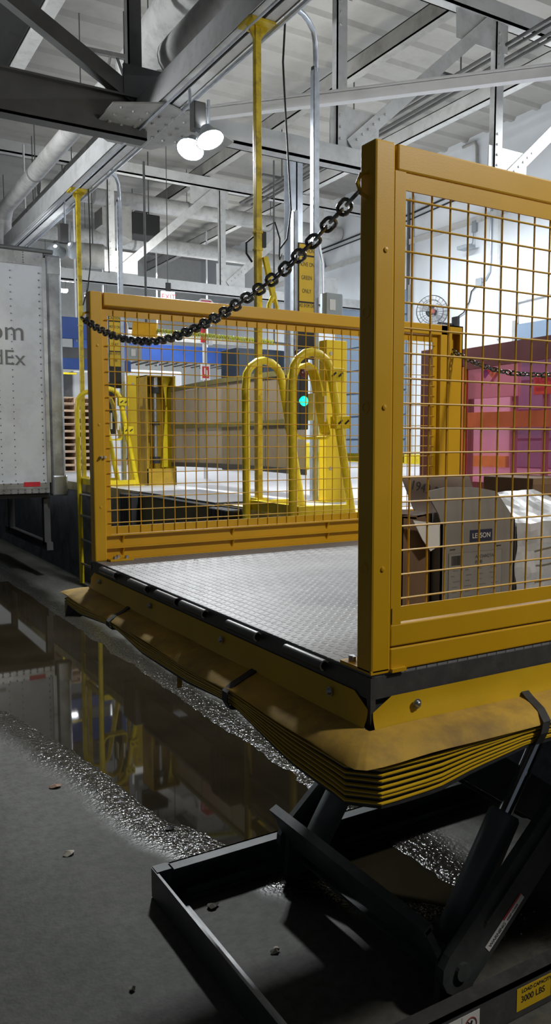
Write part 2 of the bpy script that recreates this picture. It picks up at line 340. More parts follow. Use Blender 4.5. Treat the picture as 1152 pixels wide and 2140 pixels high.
# ------------------------------------------------------------------ roof trusses
def truss(y, label, mB, mL, x0=-12., x1=11., rivets=True):
    t = thing('roof_truss', label, 'truss', (2.1, y, 3.6), 'white steel roof trusses')
    w = .17
    MB().box((2.1, y-w/2, 3.64), (x1, y-w/2+.02, 3.86)).box((2.1, y-w/2, 3.64), (x1, y+w/2, 3.665)).box((2.1, y+w/2-.02, 3.64), (x1, y+w/2, 3.86)).build('bottom_chord', mB, t)
    MB().box((x0, y-w/2, 3.48), (2.1, y-w/2+.02, 3.86)).box((x0, y-w/2, 3.48), (2.1, y+w/2, 3.50)).box((x0, y-w/2-.06, 3.84), (2.1, y+w/2, 3.86)).build('bottom_chord', mL, t)  # left half drawn darker: its unlit tone is put into the colour
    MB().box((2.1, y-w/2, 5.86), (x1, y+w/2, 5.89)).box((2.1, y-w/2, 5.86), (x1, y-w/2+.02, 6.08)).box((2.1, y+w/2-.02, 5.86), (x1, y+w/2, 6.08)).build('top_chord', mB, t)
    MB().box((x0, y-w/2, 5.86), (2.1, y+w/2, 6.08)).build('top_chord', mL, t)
    bolts = MB()
    for k, x in enumerate((2.0, 4.5, 7.0, 9.5)):
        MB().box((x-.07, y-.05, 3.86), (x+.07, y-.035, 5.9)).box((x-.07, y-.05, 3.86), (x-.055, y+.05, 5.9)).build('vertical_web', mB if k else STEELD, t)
        if k:
            for zz in [3.95+.13*i for i in range(5)]+[5.2+.13*i for i in range(5)]: bolts.lathe([(.018, 0), (.014, .014), (0, .016)], (x-.02, y-.05, zz), (0, -1, 0), 6)
            MB().box((x-.15, y-.03, 3.80), (x+.55, y-.018, 4.32)).build('gusset_plate', mB, t)
            MB().box((x-.75, y-.03, 5.5), (x+.15, y-.018, 5.95)).build('gusset_plate', mB, t)
    for xa, xb in ((4.62, 6.86), (7.12, 9.36)):
        p, q = Vector((xa, y-.045, 3.90)), Vector((xb, y-.045, 5.86))
        MB().obar(p, q, .02, .15, (-.66, 0, .75)).obar(p+Vector((.05, .04, -.055)), q+Vector((.05, .04, -.055)), .09, .016, (-.66, 0, .75)).build('diagonal_web', mB, t)
        d = (q-p).normalized()
        for i in range(6): bolts.lathe([(.018, 0), (.014, .014), (0, .016)], p+d*(.12+.11*i)+Vector((0, -.01, 0)), (0, -1, 0), 6)
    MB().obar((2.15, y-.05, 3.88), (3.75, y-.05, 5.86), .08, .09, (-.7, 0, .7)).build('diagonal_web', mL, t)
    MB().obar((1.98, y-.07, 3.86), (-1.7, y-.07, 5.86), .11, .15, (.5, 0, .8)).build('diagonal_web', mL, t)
    o = bolts.build('bolts', mB, t); o['kind'] = 'stuff'
    return t
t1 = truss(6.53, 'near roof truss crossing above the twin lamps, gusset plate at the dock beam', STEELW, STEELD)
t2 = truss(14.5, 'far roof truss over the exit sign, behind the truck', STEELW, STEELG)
# flat gusset plate under the crossing of truss and dock beam, with rivets
MB().prism([(1.60, 6.70), (1.60, 6.02), (2.03, 5.78), (2.34, 5.92), (3.0, 6.30), (3.0, 6.62), (2.5, 6.66), (2.34, 6.95), (1.86, 6.95)], 'z', 3.584, 3.599).build('gusset_plate', STEELG, t1)
rv = MB()
for i in range(7):
    for j in range(4):
        rv.lathe([(.022, 0), (.017, -.014), (0, -.017)], (1.70+i*.13, 6.06+j*.18+.03*(i % 2), 3.584), (0, 0, 1), 6)
rv.build('bolts', STEELG, t1)['kind'] = 'stuff'
MB().box((1.85, 6.40, 3.86), (2.25, 6.43, 4.15)).build('gusset_plate', STEELD, t1)
# dock beam (double channel) running over the dock edge
bmx = thing('dock_beam', 'long grey double-channel beam over the dock edge carrying the yellow posts', 'beam', (2.1, 6, 3.62))
for xa, xb in ((1.99, 2.085), (2.115, 2.21)):
    c = MB(); sgn = 1 if xa < 2.1 else -1
    web = xa if sgn > 0 else xb
    c.box((web-.008, -3, 3.62), (web+.008, 24, 3.85)).box((xa, -3, 3.62), (xb, 24, 3.632)).box((xa, -3, 3.838), (xb, 24, 3.85)).build('channel', STEELW, bmx)
MB().tube([(2.02, -3, 3.570), (2.02, 24, 3.570)], .010, 8).build('conduit', GALV, bmx)
MB().tube([(2.235, -3, 3.600), (2.235, 24, 3.600)], .018, 8).build('conduit', GALV, bmx)
# purlins under the roof deck
for i, x in enumerate((-3.0, -0.5, 2.0, 6.6, 9.05)):
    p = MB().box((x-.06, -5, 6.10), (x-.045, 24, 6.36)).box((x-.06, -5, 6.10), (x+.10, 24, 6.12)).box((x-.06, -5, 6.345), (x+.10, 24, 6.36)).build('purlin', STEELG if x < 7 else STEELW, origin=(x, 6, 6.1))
    tag(p, 'steel roof purlin under the corrugated deck, %s counted from the left' % ('first', 'second', 'third', 'fourth', 'fifth', 'sixth', 'seventh', 'eighth', 'ninth')[i], 'purlin', 'roof purlins')
# horizontal wind brace
br = MB().obar((2.35, 6.26, 3.68), (5.6, 2.92, 3.70), .075, .085).obar((2.35, 6.26, 3.735), (5.6, 2.92, 3.755), .13, .014).build('wind_brace', pm('bright_white_paint', (.85, .86, .87), .45, var=.03), origin=(3.6, 4.9, 3.7))
tag(br, 'bright white horizontal brace bar slanting across the upper right', 'brace')
# open web joist in the upper left
jt = thing('roof_joist', 'small open-web joist with zigzag rods, upper left under the roof', 'joist', (1.5, 8.6, 5.0))
ja, jb = Vector((1.95, 8.0, 4.95)), Vector((3.3, 8.0, 5.02))
MB().obar(ja, jb, .05, .05).build('top_chord', STEELG, jt); 
for k in range(4):
    p = ja.lerp(jb, k/4+.05); q = ja.lerp(jb, k/4+.17)+Vector((0, 0, -.42)); MB().cyl(p, q, .016, 6).build('web_rod', STEELD if k % 2 else STEELG, jt)
    MB().cyl(ja.lerp(jb, k/4+.25), q, .016, 6).build('web_rod', STEELG, jt)
MB().obar(ja+Vector((0, 0, -.43)), jb+Vector((0, 0, -.43)), .05, .04).build('bottom_chord', STEELG, jt)

# ------------------------------------------------------------------ pipes and ducts
def pipe(name, label, pts, r, mat=PIPEW, n=16, cat='pipe', bands=True):
    t = thing(name, label, cat, pts[0])
    MB().tube(pts, r, n).build('pipe_run', mat, t, smooth=True)
    if bands:
        a, b_ = Vector(pts[0]), Vector(pts[1]); d = (b_-a).normalized(); ln = (b_-a).length; k = 1.1
        while k < ln and k < 14:
            MB().cyl(a+d*k, a+d*(k+.05), r*1.06, n).build('hanger_band', STEELG, t, smooth=True)
            MB().cyl(a+d*(k+.025)+Vector((0, 0, r)), a+d*(k+.025)+Vector((0, 0, 1.2)), .008, 5).build('hanger_rod', STEELD, t); k += 2.2
    return t
pipe('ceiling_pipe', 'white insulated pipe in the upper left, left one of the pair beside the dock beam', [(2.02, 7.2, 4.3), (2.02, 12.4, 4.3), (2.02, 12.6, 4.15), (2.02, 12.65, 3.6)], .115)
pipe('ceiling_pipe', 'white insulated pipe in the upper left, right one of the pair, closer to the beam', [(2.46, 6.9, 4.3), (2.46, 15.0, 4.3)], .115)
pipe('roof_duct', 'wide round grey duct under the roof, seen above the rivetted gusset', [(2.05, -2, 5.05), (2.75, 8.4, 5.05)], .26)
pipe('roof_duct', 'round grey duct beside the dock beam at the top of the picture', [(2.42, -2, 4.33), (2.42, 6.45, 4.33)], .20, bands=False)
pipe('cross_pipe', 'long lower pale pipe crossing behind the far truss', [(-2, 16.5, 5.05), (10.95, 16.5, 5.05)], .17)
pipe('cross_pipe', 'upper pale pipe crossing behind the far truss to the white wall', [(3.4, 15.7, 5.72), (10.95, 15.7, 5.72)], .17)
dk = thing('roof_duct', 'wide black box added for the dark void in the top left corner', 'duct', (1.2, 9, 5.6))  # black box added to fill the dark roof void
MB().bbox((.55, 4.0, 5.5), (1.6, 13, 6.1), .02).build('duct_body', BLACK, dk)
MB().box((1.62, 4.0, 5.45), (1.78, 13, 5.52)).build('flange', STEELW, dk)
bd = thing('air_duct', 'black square duct opening beyond the far truss', 'duct', (5.3, 15.2, 4.8))
MB().bbox((5.15, 15.0, 4.84), (5.78, 15.5, 5.30), .02).build('duct_body', BLACK, bd)
MB().prism([(4.5, 4.95), (5.14, 4.7), (5.14, 5.4), (4.5, 5.3)], 'y', 15.0, 15.5).build('duct_transition', STEELG, bd)
for x_ in (4.7, 5.6): MB().cyl((x_, 15.2, 5.2), (x_, 15.2, ZC), .012, 6).build('hanger_rod', STEELD, bd)
cb = thing('conduit_bundle', 'bundle of thin dark conduits running under the roof, upper right', 'conduit', (7.3, 8, 5.6))
for k in range(4): MB().tube([(7.05+.14*k, 4.0, 5.62+.02*(k % 2)), (7.35+.14*k, 14.3, 5.62+.02*(k % 2))], .024, 6).build('conduit', STEELD, cb)
for y_ in (7.6, 10.2, 12.6): MB().box((6.95, y_, 5.66), (7.85, y_+.06, 5.70)).cyl((7.4, y_+.03, 5.7), (7.4, y_+.03, ZC), .012, 6).build('hanger', STEELD, cb)
mt = thing('tank_drum', 'grey horizontal drum hung under the roof left of the steel strut', 'drum', (4.0, 15.2, 4.1))
MB().lathe([(0, 0), (.23, 0), (.25, .03), (.25, 1.0), (.23, 1.03), (0, 1.03)], (3.55, 15.2, 4.30), (1, 0, .04)).build('drum_body', STEELG, mt, smooth=True)
for x_ in (3.75, 4.35): MB().cyl((x_, 15.2, 4.5), (x_, 15.2, ZC), .012, 6).build('hanger_rod', STEELD, mt)
MB().lathe([(0, 0), (.05, 0), (.05, .03), (0, .03)], (4.58, 15.2, 4.36), (1, 0, 0)).build('drum_cap', BLACK, mt)

# ------------------------------------------------------------------ scissor lift table
LW, LD = 1.95, 1.865
lift = thing('scissor_lift', 'dark grey scissor lift table with yellow mesh guard rails and folded bellows skirt', 'lift table', (0, 0, ZF))
# tread plate deck
DECK = bpy.data.materials.new('tread_plate'); DECK.use_nodes = True; nt = DECK.node_tree; N, L = nt.nodes, nt.links; b = N['Principled BSDF']
tc = N.new('ShaderNodeTexCoord'); b.inputs['Roughness'].default_value = .5; b.inputs['Metallic'].default_value = .0
nz = N.new('ShaderNodeTexNoise'); nz.inputs['Scale'].default_value = 5; nz.inputs['Detail'].default_value = 7; L.new(tc.outputs['Object'], nz.inputs['Vector'])
cr = N.new('ShaderNodeValToRGB'); cr.color_ramp.elements[0].position = .3; cr.color_ramp.elements[1].position = .7
cr.color_ramp.elements[0].color = (.165, .165, .17, 1); cr.color_ramp.elements[1].color = (.235, .235, .24, 1); L.new(nz.outputs['Fac'], cr.inputs['Fac']); L.new(cr.outputs[0], b.inputs['Base Color'])
def lug(rot, offs):
    mp = N.new('ShaderNodeMapping'); mp.inputs['Rotation'].default_value = (0, 0, rot); mp.inputs['Location'].default_value = (offs, offs*.5, 0); L.new(tc.outputs['Object'], mp.inputs[0])
    sp = N.new('ShaderNodeSeparateXYZ'); L.new(mp.outputs[0], sp.inputs[0]); res = None
    for ax, per, wid in (('X', .030, .40), ('Y', .030, .16)):
        a = N.new('ShaderNodeMath'); a.operation = 'DIVIDE'; L.new(sp.outputs[ax], a.inputs[0]); a.inputs[1].default_value = per
        f = N.new('ShaderNodeMath'); f.operation = 'FRACT'; L.new(a.outputs[0], f.inputs[0])
        s_ = N.new('ShaderNodeMath'); s_.operation = 'SUBTRACT'; L.new(f.outputs[0], s_.inputs[0]); s_.inputs[1].default_value = .5
        ab = N.new('ShaderNodeMath'); ab.operation = 'ABSOLUTE'; L.new(s_.outputs[0], ab.inputs[0])
        mr = N.new('ShaderNodeMapRange'); mr.inputs['From Min'].default_value = wid; mr.inputs['From Max'].default_value = wid*.45; L.new(ab.outputs[0], mr.inputs['Value'])
        if res is None: res = mr.outputs[0]
        else:
            mu = N.new('ShaderNodeMath'); mu.operation = 'MULTIPLY'; L.new(res, mu.inputs[0]); L.new(mr.outputs[0], mu.inputs[1]); res = mu.outputs[0]
    return res
l1, l2 = lug(0.0, 0.0), lug(math.pi/2, .015)
mxm = N.new('ShaderNodeMath'); mxm.operation = 'MAXIMUM'; L.new(l1, mxm.inputs[0]); L.new(l2, mxm.inputs[1])
bp = N.new('ShaderNodeBump'); bp.inputs['Strength'].default_value = 1.0; bp.inputs['Distance'].default_value = .002; L.new(mxm.outputs[0], bp.inputs['Height']); L.new(bp.outputs[0], b.inputs['Normal'])
MATS['tread_plate'] = DECK
MB().box((.004, .004, -.012), (LW-.004, LD-.004, 0)).build('deck_plate', DECK, lift)
fs = MB().box((0, 0, -.052), (LW, .008, -.006)).box((0, 0, -.052), (.008, LD, -.006)).box((0, LD-.008, -.052), (LW, LD, -.006)).box((LW-.008, 0, -.052), (LW, LD, -.006))
fs.box((-.001, -.001, -.105), (.012, .012, -.006))
fs.build('deck_fascia', G_DARK, lift)
MB().box((.01, .01, -.12), (LW-.01, .05, -.052)).box((.01, LD-.05, -.12), (LW-.01, LD-.01, -.052)).box((.01, .05, -.12), (.05, LD-.05, -.052)).box((LW-.05, .05, -.12), (LW-.01, LD-.05, -.052)).box((.05, .9, -.12), (LW-.05, .95, -.013)).build('deck_underframe', BLACKP, lift)
for y0 in (.152, .455, .765, .965, 1.215, 1.53):    # hinge sleeves along the open edge
    o = MB(); a, b_ = Vector((-.012, y0, -.014)), Vector((-.012, y0+.165, -.014)); n = 14
    vs = []
    for p, r in ((a, .013), (b_, .013), (b_, .0095), (a, .0095)):
        for k in range(n): an = 2*math.pi*k/n; vs.append((p.x+r*math.cos(an), p.y, p.z+r*math.sin(an)))
    o.add(vs, [(i*n+k, i*n+(k+1) % n, ((i+1) % 4)*n+(k+1) % n, ((i+1) % 4)*n+k) for i in range(4) for k in range(n)])
    o.build('hinge_sleeve', G_DARK, lift, smooth=True)

# perimeter outlines with chamfered corners, as closed point lists
def outline(d, ch, step=.035):
    x0, y0, x1, y1 = -d, -d, LW+d, LD+d
    cs = [(x0+ch, y0), (x1-ch, y0), (x1, y0+ch), (x1, y1-ch), (x1-ch, y1), (x0+ch, y1), (x0, y1-ch), (x0, y0+ch)]
    out = []; nseg = [52, 4, 52, 4, 52, 4, 52, 4]
    for i in range(8):
        a, b_ = cs[i], cs[(i+1) % 8]
        for k in range(nseg[i]): t = k/nseg[i]; out.append((a[0]+(b_[0]-a[0])*t, a[1]+(b_[1]-a[1])*t))
    return out
BX = [-.2, 0, .1, .2, .36, .44, .60, 1.2, 2.2]; BZ = [-.224, -.228, -.226, -.205, -.183, -.183, -.195, -.20, -.215]
BY = [-.2, 0, .16, .42, .50, .7, 1.05, 1.28, 1.38, 1.7, 1.95]; BYZ = [-.222, -.222, -.214, -.168, -.168, -.18, -.178, -.152, -.152, -.178, -.165]
def zbot(x, y):
    if y < -.03 or y > LD+.03: return float(np.interp(x, BX, BZ))
    return float(np.interp(y, BY, BYZ))
def ring(dlist, zlist, mats, ch, name, mat, parent, wob=0., seed=0, smooth=False):
    rings = []
    for d, zf in zip(dlist, zlist):
        pts = []
        for (x, y) in outline(d, ch*max(d, .001)/.1):
            wv = wob*noise.noise(Vector((x*3+seed, y*3, d*20)))
            pts.append((x, y, zf(x, y)+wv))
        rings.append(pts)
    n = len(rings[0]); o = MB(); vs = [p for r in rings for p in r]; fs_, ms = [], []
    for i in range(len(rings)-1):
        for k in range(n):
            fs_.append((i*n+k, i*n+(k+1) % n, (i+1)*n+(k+1) % n, (i+1)*n+k)); ms.append(mats[i])
    o.add(vs, fs_, ms); return o.build(name, mat, parent, smooth=smooth)
bel = ring([.045, .045], [lambda x, y: -.125, lambda x, y: zbot(x, y)-.002], [0], .055, 'bellows', LINING, lift)
bel['label'] = 'folded accordion bellows with yellow pleat edges'
NP = 7
for k in range(NP):
    fr = (k+1.7)/(NP+1.0)
    def zc(x, y, fr=fr): return -.136+(zbot(x, y)+.136)*fr
    hh = .0040
    ring([.05, .094, .1, .1, .0975, .05], [lambda x, y, f=zc, q=q: f(x, y)+q for q in (.004, .0022, .0012, -.0010, -.0046, -.005)],
         [0, 1, 1, 0, 0], .052, 'pleat', [LINING, Y_VINYL], bel, wob=.004, seed=k*5.3)
ring([.05, .098, .098, .05], [lambda x, y: zbot(x, y)-.002, lambda x, y: zbot(x, y)+.002, lambda x, y: zbot(x, y)-.007, lambda x, y: zbot(x, y)-.008], [0, 0, 0], .052, 'hem', STRAP, bel, wob=.003)
# upright vinyl band bolted to the fascia, split at the corner, then the sloping flap
def band(p, q, nrm, z0, z1, n=40, seed=0):
    p, q, nrm = Vector(p), Vector(q), Vector(nrm); o = MB(); vs = []
    for i in range(n+1):
        t = i/n; c = p.lerp(q, t); e = min(t, 1-t)*(q-p).length
        cut = .028*max(0, 1-e/.03)
        for j in range(6):
            h = j/5; wv = .004*noise.noise(Vector((c.x*4+seed, c.y*4, h*2)))*h
            vs.append(c+nrm*(.003+.010*h*h+wv)+Vector((0, 0, z0-cut*(1-h)+(z1-z0)*h)))
    fs_ = [(i*6+j, i*6+j+1, (i+1)*6+j+1, (i+1)*6+j) for i in range(n) for j in range(5)]
    return o.add(vs, fs_)
sk = band((0.004, 0, 0), (LW, 0, 0), (0, -1, 0), -.050, -.118).build('skirt_band', Y_VINYL, lift, smooth=True)
band((0, 0.006, 0), (0, LD, 0), (-1, 0, 0), -.044, -.112, seed=4).build('skirt_band', Y_VINYL, lift, smooth=True)
band((0, LD, 0), (LW, LD, 0), (0, 1, 0), -.05, -.115).build('skirt_band', Y_VINYL, lift, smooth=True)
band((LW, 0, 0), (LW, LD, 0), (1, 0, 0), -.05, -.115).build('skirt_band', Y_VINYL, lift, smooth=True)
fl = ring([.012, .045, .08, .104, .106], [lambda x, y: -.111, lambda x, y: -.1155, lambda x, y: -.124+.006*noise.noise(Vector((x*4, y*4, 1))), lambda x, y: -.136-.016*math.exp(-((x+.05)**2+(y+.05)**2)/.012)+.009*noise.noise(Vector((x*3.5, y*3.5, 2))), lambda x, y: -.139-.016*math.exp(-((x+.05)**2+(y+.05)**2)/.012)+.009*noise.noise(Vector((x*3.5, y*3.5, 2)))], [0, 0, 0, 0], .016, 'skirt_flap', Y_DUSTY, lift, wob=.003, smooth=True)
bolt = MB().lathe([(0, 0), (.0085, 0), (.0095, .003), (.008, .003), (.006, .006), (.004, .007), (0, .006)], (0, 0, 0), (0, -1, 0), 12)
bm_ = None
for p, ax in [((.117+.535*k, -.009, -.076), (0, -1, 0)) for k in range(4)]+[((-.009, .135+.534*k, -.068), (-1, 0, 0)) for k in range(4)]:
    MB().lathe([(0, .008), (.004, .008), (.0065, .006), (.0075, .002), (.011, .002), (.011, 0), (0, 0)], p, ax, 10).build('bolt', ZINC, lift, smooth=True)
# webbing straps tying up the bellows
def strap(pts, wdir, w_):
    o = MB(); vs = []; wd_ = Vector(wdir)
    for p in pts:
        vs += [Vector(p)-wd_*w_/2, Vector(p)+wd_*w_/2]
    o.add(vs, [(2*i, 2*i+1, 2*i+3, 2*i+2) for i in range(len(pts)-1)])
    ob = o.build('strap', STRAP, lift); md = ob.modifiers.new('thick', 'SOLIDIFY'); md.thickness = .004; md.offset = 0; return ob
strap([(.445, -.010, -.104), (.440, -.03, -.113), (.425, -.075, -.124), (.405, -.110, -.138), (.392, -.114, -.160), (.385, -.106, -.184), (.385, -.07, -.194)], (1, 0, 0), .024)
strap([(-.012, .475, -.106), (-.04, .465, -.113), (-.085, .452, -.125), (-.112, .445, -.138), (-.114, .44, -.160), (-.104, .44, -.178), (-.06, .44, -.186)], (0, 1, 0), .026)
strap([(-.012, 1.40, -.108), (-.04, 1.37, -.113), (-.085, 1.35, -.125), (-.112, 1.335, -.136), (-.113, 1.335, -.15), (-.10, 1.335, -.162), (-.06, 1.335, -.168)], (0, 1, 0), .026)

# guard rails: one part each, with posts, rails, wires as sub-parts
def guard(y0, inside, label):
    """outer face at y0 for the near rail, inner face at y0 for the far rail; s points into the frame depth"""
    t = .0508; sy = 1
    # top rail is the part itself
    g = MB().bbox((.056, y0, 1.017), (LW-.075, y0+t, 1.069), .004).build('guard_rail', Y_GATE, lift); g['label'] = label
    MB().bbox((0, y0, 0), (.0508, y0+t, 1.07), .005).build('post', Y_GATE, g)
    MB().bbox((LW-.13, y0, 0), (LW-.07, y0+t, 1.07), .005).build('post', Y_GATE, g)
    if inside:
        MB().box((LW-.07, y0+.0, .0), (LW+.02, y0+.006, .93)).box((LW-.07, y0, 1.03), (LW+.02, y0+.006, 1.07)).box((LW+.0, y0, .93), (LW+.02, y0+.006, 1.03)).box((LW-.07, y0, .93), (LW-.055, y0+.006, 1.03)).box((LW-.07, y0+.045, 0), (LW+.02, y0+.0508, 1.07)).box((LW+.014, y0, 0), (LW+.02, y0+.0508, 1.07)).box((LW-.07, y0, 1.064), (LW+.02, y0+.0508, 1.07)).build('side_plate', Y_GATE, g)
    # flat frame round the mesh
    yf = y0+.001 if not inside else y0+.024
    xl, xr = .078, LW-.16
    MB().box((.0508, yf, .09), (xl, yf+.004, 1.017)).build('mesh_frame', Y_GATE, g)
    MB().box((xr, yf, .09), (LW-.13, yf+.004, 1.017)).build('mesh_frame', Y_GATE, g)
    MB().box((xl, yf, .982), (xr, yf+.004, 1.015)).build('mesh_frame', Y_GATE, g)
    MB().box((xl, yf, .105), (xr, yf+.004, .137)).build('mesh_frame', Y_GATE, g)
    if not inside:
        MB().bbox((.0508, y0+.0005, .0535), (LW-.13, y0+.03, .1005), .003).build('kick_rail', Y_GATE, g)
        MB().bbox((.0508, y0+.0005, .002), (LW-.13, y0+.03, .0500), .003).build('kick_rail', Y_GATE, g)
        MB().box((.053, y0-.0005, .1015), (.0537, y0+.002, .135)).build('seam', STRAP, g)
    else:
        for z0 in (.002, .053):                      # open channels with stiffener tabs
            MB().box((.0508, y0+.036, z0), (LW-.13, y0+.042, z0+.051)).box((.0508, y0+.012, z0+.046), (LW-.13, y0+.04, z0+.051)).build('kick_rail', Y_GATE, g)
            for x in (.125+.51*k for k in range(4)):
                MB().prism([(y0+.014, z0+.046), (y0+.036, z0+.046), (y0+.036, z0+.012)], 'x', x, x+.006).build('stiffener_tab', Y_GATE, g)
        MB().box((.0508, y0+.012, 0), (LW-.13, y0+.042, .004)).build('kick_rail', Y_GATE, g)
    # foot plate and bolts
    if inside: MB().box((.052, y0-.035, 0.001), (.15, y0+.01, .009)).build('foot_plate', Y_GATE, g)
    else:
        MB().box((-.0, y0-.0, .0005), (.085, y0+.11, .008)).build('foot_plate', Y_GATE, g)
        MB().box((.05, y0-.008, .0005), (.088, y0+.002, .008)).build('foot_plate', Y_GATE, g)
    for (bx_, by_) in ([(.075, y0-.022), (.1, y0+.012), (.125, y0-.02)] if inside else [(.018, y0+.09), (.03, y0+.075)]):
        MB().lathe([(.009, 0), (.009, .010), (.007, .012), (0, .012)], (bx_, by_, .008), (0, 0, 1), 6).build('anchor_bolt', ZINC, g)
    # mesh wires
    r = .0022; yw = yf+.0085 if not inside else yf-.003
    k = 0; x = .1035
    nw = 0; mev = meh = None
    zt_, zb_ = (.984, .130) if not inside else (1.005, .108)
    vx = []
    while x < xr-.005: vx.append(x); x += .0508
    for x in vx:
        if mev is None:
            o = MB().tube([(0, yw, zb_), (0, yw, zt_)], r, 6).build('mesh_wire', Y_GATE, g, smooth=True); mev = o.data
        else: o = bpy.data.objects.new('mesh_wire', mev); COL.objects.link(o); o.parent = g
        o.location = (x, 0, 0)
    z = .153
    while z < .98:
        if meh is None:
            o = MB().tube([(xl-.012, yw-.004, 0), (xr+.012, yw-.004, 0)], r, 6).build('mesh_wire', Y_GATE, g, smooth=True); meh = o.data; base = -ZF
            for v in meh.vertices: v.co.z -= 0
        else: o = bpy.data.objects.new('mesh_wire', meh); COL.objects.link(o); o.parent = g
        o.location = (0, 0, z); z += .0508
    # plug and rivets on the posts
    for z in (.22, .55, .86):
        MB().lathe([(.0055, 0), (.005, .002), (0, .003)], (.028, y0, z), (0, -1, 0), 10).build('rivet', Y_GATE, g, smooth=True)
    if not inside:
        for z in (.22, .55, .74):
            MB().lathe([(.013, 0), (.013, .001), (.009, .001), (.009, -.006), (0, -.006)], (0, y0+.026, z), (-1, 0, 0), 14).build('post_hole', Y_GATE, g)
    else:
        MB().lathe([(.006, 0), (.006, .012), (.0035, .014), (.0035, .022), (0, .022)], (.03, y0, .42), (0, -1, 0), 8).build('latch_pin', CREAM, g)
        MB().lathe([(.006, 0), (.006, .012), (0, .014)], (.046, y0, .42), (0, -1, 0), 8).build('latch_pin', CREAM, g)
    # chain staple on the open side
    zc_ = .985 if not inside else .965
    pts = [(-.0, y0+.026, zc_+.025), (-.016, y0+.026, zc_+.020), (-.024, y0+.026, zc_+.002), (-.016, y0+.026, zc_-.016), (0, y0+.026, zc_-.022)]
    MB().tube(pts, .004, 8).build('chain_staple', Y_GATE, g, smooth=True)
    return g
guard(0.0, False, 'near yellow mesh guard rail')
guard(1.81, True, 'far yellow mesh guard rail')

# base frame, scissor legs, cylinders
def lp(nm, mb, mat=BLACKP, **k): return mb.build(nm, mat, lift, **k)
zt, zb = ZF+.118, ZF+.004
lp('base_end_rail', MB().box((.088, .30, zb), (.098, 1.48, zt)).box((.098, .34, zb), (.180, 1.44, zb+.010)), G_DARK)
lp('base_side_rail', MB().box((.098, 1.472, zb), (1.85, 1.482, zt)).box((.16, 1.425, zt-.010), (1.85, 1.482, zt)).box((.098, 1.38, zb), (1.85, 1.474, zb+.010)).box((.20, 1.40, zb+.010), (1.85, 1.41, zb+.035)))
lp('base_side_rail', MB().box((.098, .30, zb), (1.85, .310, zt)).box((.098, .30, zt-.010), (1.85, .36, zt)).box((.098, .31, zb), (1.85, .38, zb+.010)), G_DARK)
lp('base_end_rail', MB().box((1.84, .30, zb), (1.85, 1.48, zt)))
lp('corner_block', MB().box((.092, 1.43, zt-.05), (.15, 1.482, zt+.004)))
for (bx_, by_) in ((.13, 1.36), (.13, .42)): lp('anchor_bolt', MB().lathe([(.012, 0), (.012, .012), (.006, .012), (.006, .03), (0, .03)], (bx_, by_, zb+.01), (0, 0, 1), 6), ZINC)
def legpoly(p, q, w, bulge=.0):
    p, q = Vector(p), Vector(q); d = (q-p).normalized(); n_ = Vector((-d.y, d.x)); out = []
    for k in range(7): a = math.pi/2+math.pi*k/6; out.append(p+(d*math.cos(a)+n_*math.sin(a))*w*.5)
    for k in range(7): a = -math.pi/2+math.pi*k/6; out.append(q+(d*math.cos(a)+n_*math.sin(a))*w*.5)
    return [(v.x, v.y) for v in out]
o1, o2 = (.665, -1.125), (1.72, -.20)
for y_ in (.400, 1.352):
    lp('outer_leg', MB().prism(legpoly(o1, o2, .155), 'y', y_, y_+.028))
    lp('leg_rib', MB().obar((.76, y_-.004 if y_ < 1 else y_+.032, -1.0), (1.68, y_-.004 if y_ < 1 else y_+.032, -.195), .012, .010, (-.66, 0, .75)))
    lp('pivot_pin', MB().cyl((.665, y_-.012, -1.125), (.665, y_+.045, -1.125), .028), BLACKP)
    lp('roller_bracket', MB().prism([(.60, -1.262), (.75, -1.262), (.73, -1.10), (.665, -1.055), (.61, -1.10)], 'y', y_-.035 if y_ > 1 else y_+.03, y_-.01 if y_ > 1 else y_+.055))
i1, i2 = (1.74, -1.14), (.30, -.19)
for y_ in (.64, 1.10):
    lp('inner_leg', MB().prism(legpoly(i1, i2, .14), 'y', y_, y_+.03))
for tt in (.20, .84):
    x = i1[0]+(i2[0]-i1[0])*tt; z = i1[1]+(i2[1]-i1[1])*tt
    lp('cross_tube', MB().obar((x, .66, z), (x, 1.12, z), .07, .05, (.5, 0, .8)))
# wide cross plate between the feet of the outer legs, with a rolled upper lip
lp('cross_plate', MB().obar((.60, .44, -1.06), (.60, 1.36, -1.06), .022, .17, (-.45, 0, .9)).obar((.565, .44, -.985), (.565, 1.36, -.985), .035, .022, (-.45, 0, .9)))
lp('cross_plate', MB().obar((.70, .44, -1.20), (.70, 1.36, -1.20), .09, .012, (0, 0, 1)))
for (y_, xo, zo) in ((.56, 0, 0), (1.26, -.09, .0)):
    a = Vector((.775+xo, y_, -1.135+zo)); b_ = Vector((1.01+xo, y_, -.775+zo)); c = Vector((1.165+xo, y_, -.54+zo)); e = Vector((1.28+xo, y_, -.36+zo))
    lp('cylinder_body', MB().tube([a, a.lerp(b_, .05), b_.lerp(a, .03), b_], [.046, .054, .054, .046], 24), pm('dull_cylinder_paint', (.13, .145, .14), .38, var=.12, nscale=8), smooth=True)
    lp('cylinder_rod', MB().cyl(b_, e, .025, 20), CHROME, smooth=True)
    lp('rod_collar', MB().cyl(b_.lerp(e, .28), b_.lerp(e, .31), .028, 20), CHROME, smooth=True)
    lp('cylinder_clevis', MB().cyl(a+Vector((0, -.06, 0)), a+Vector((0, .06, 0)), .04, 16), BLACKP)
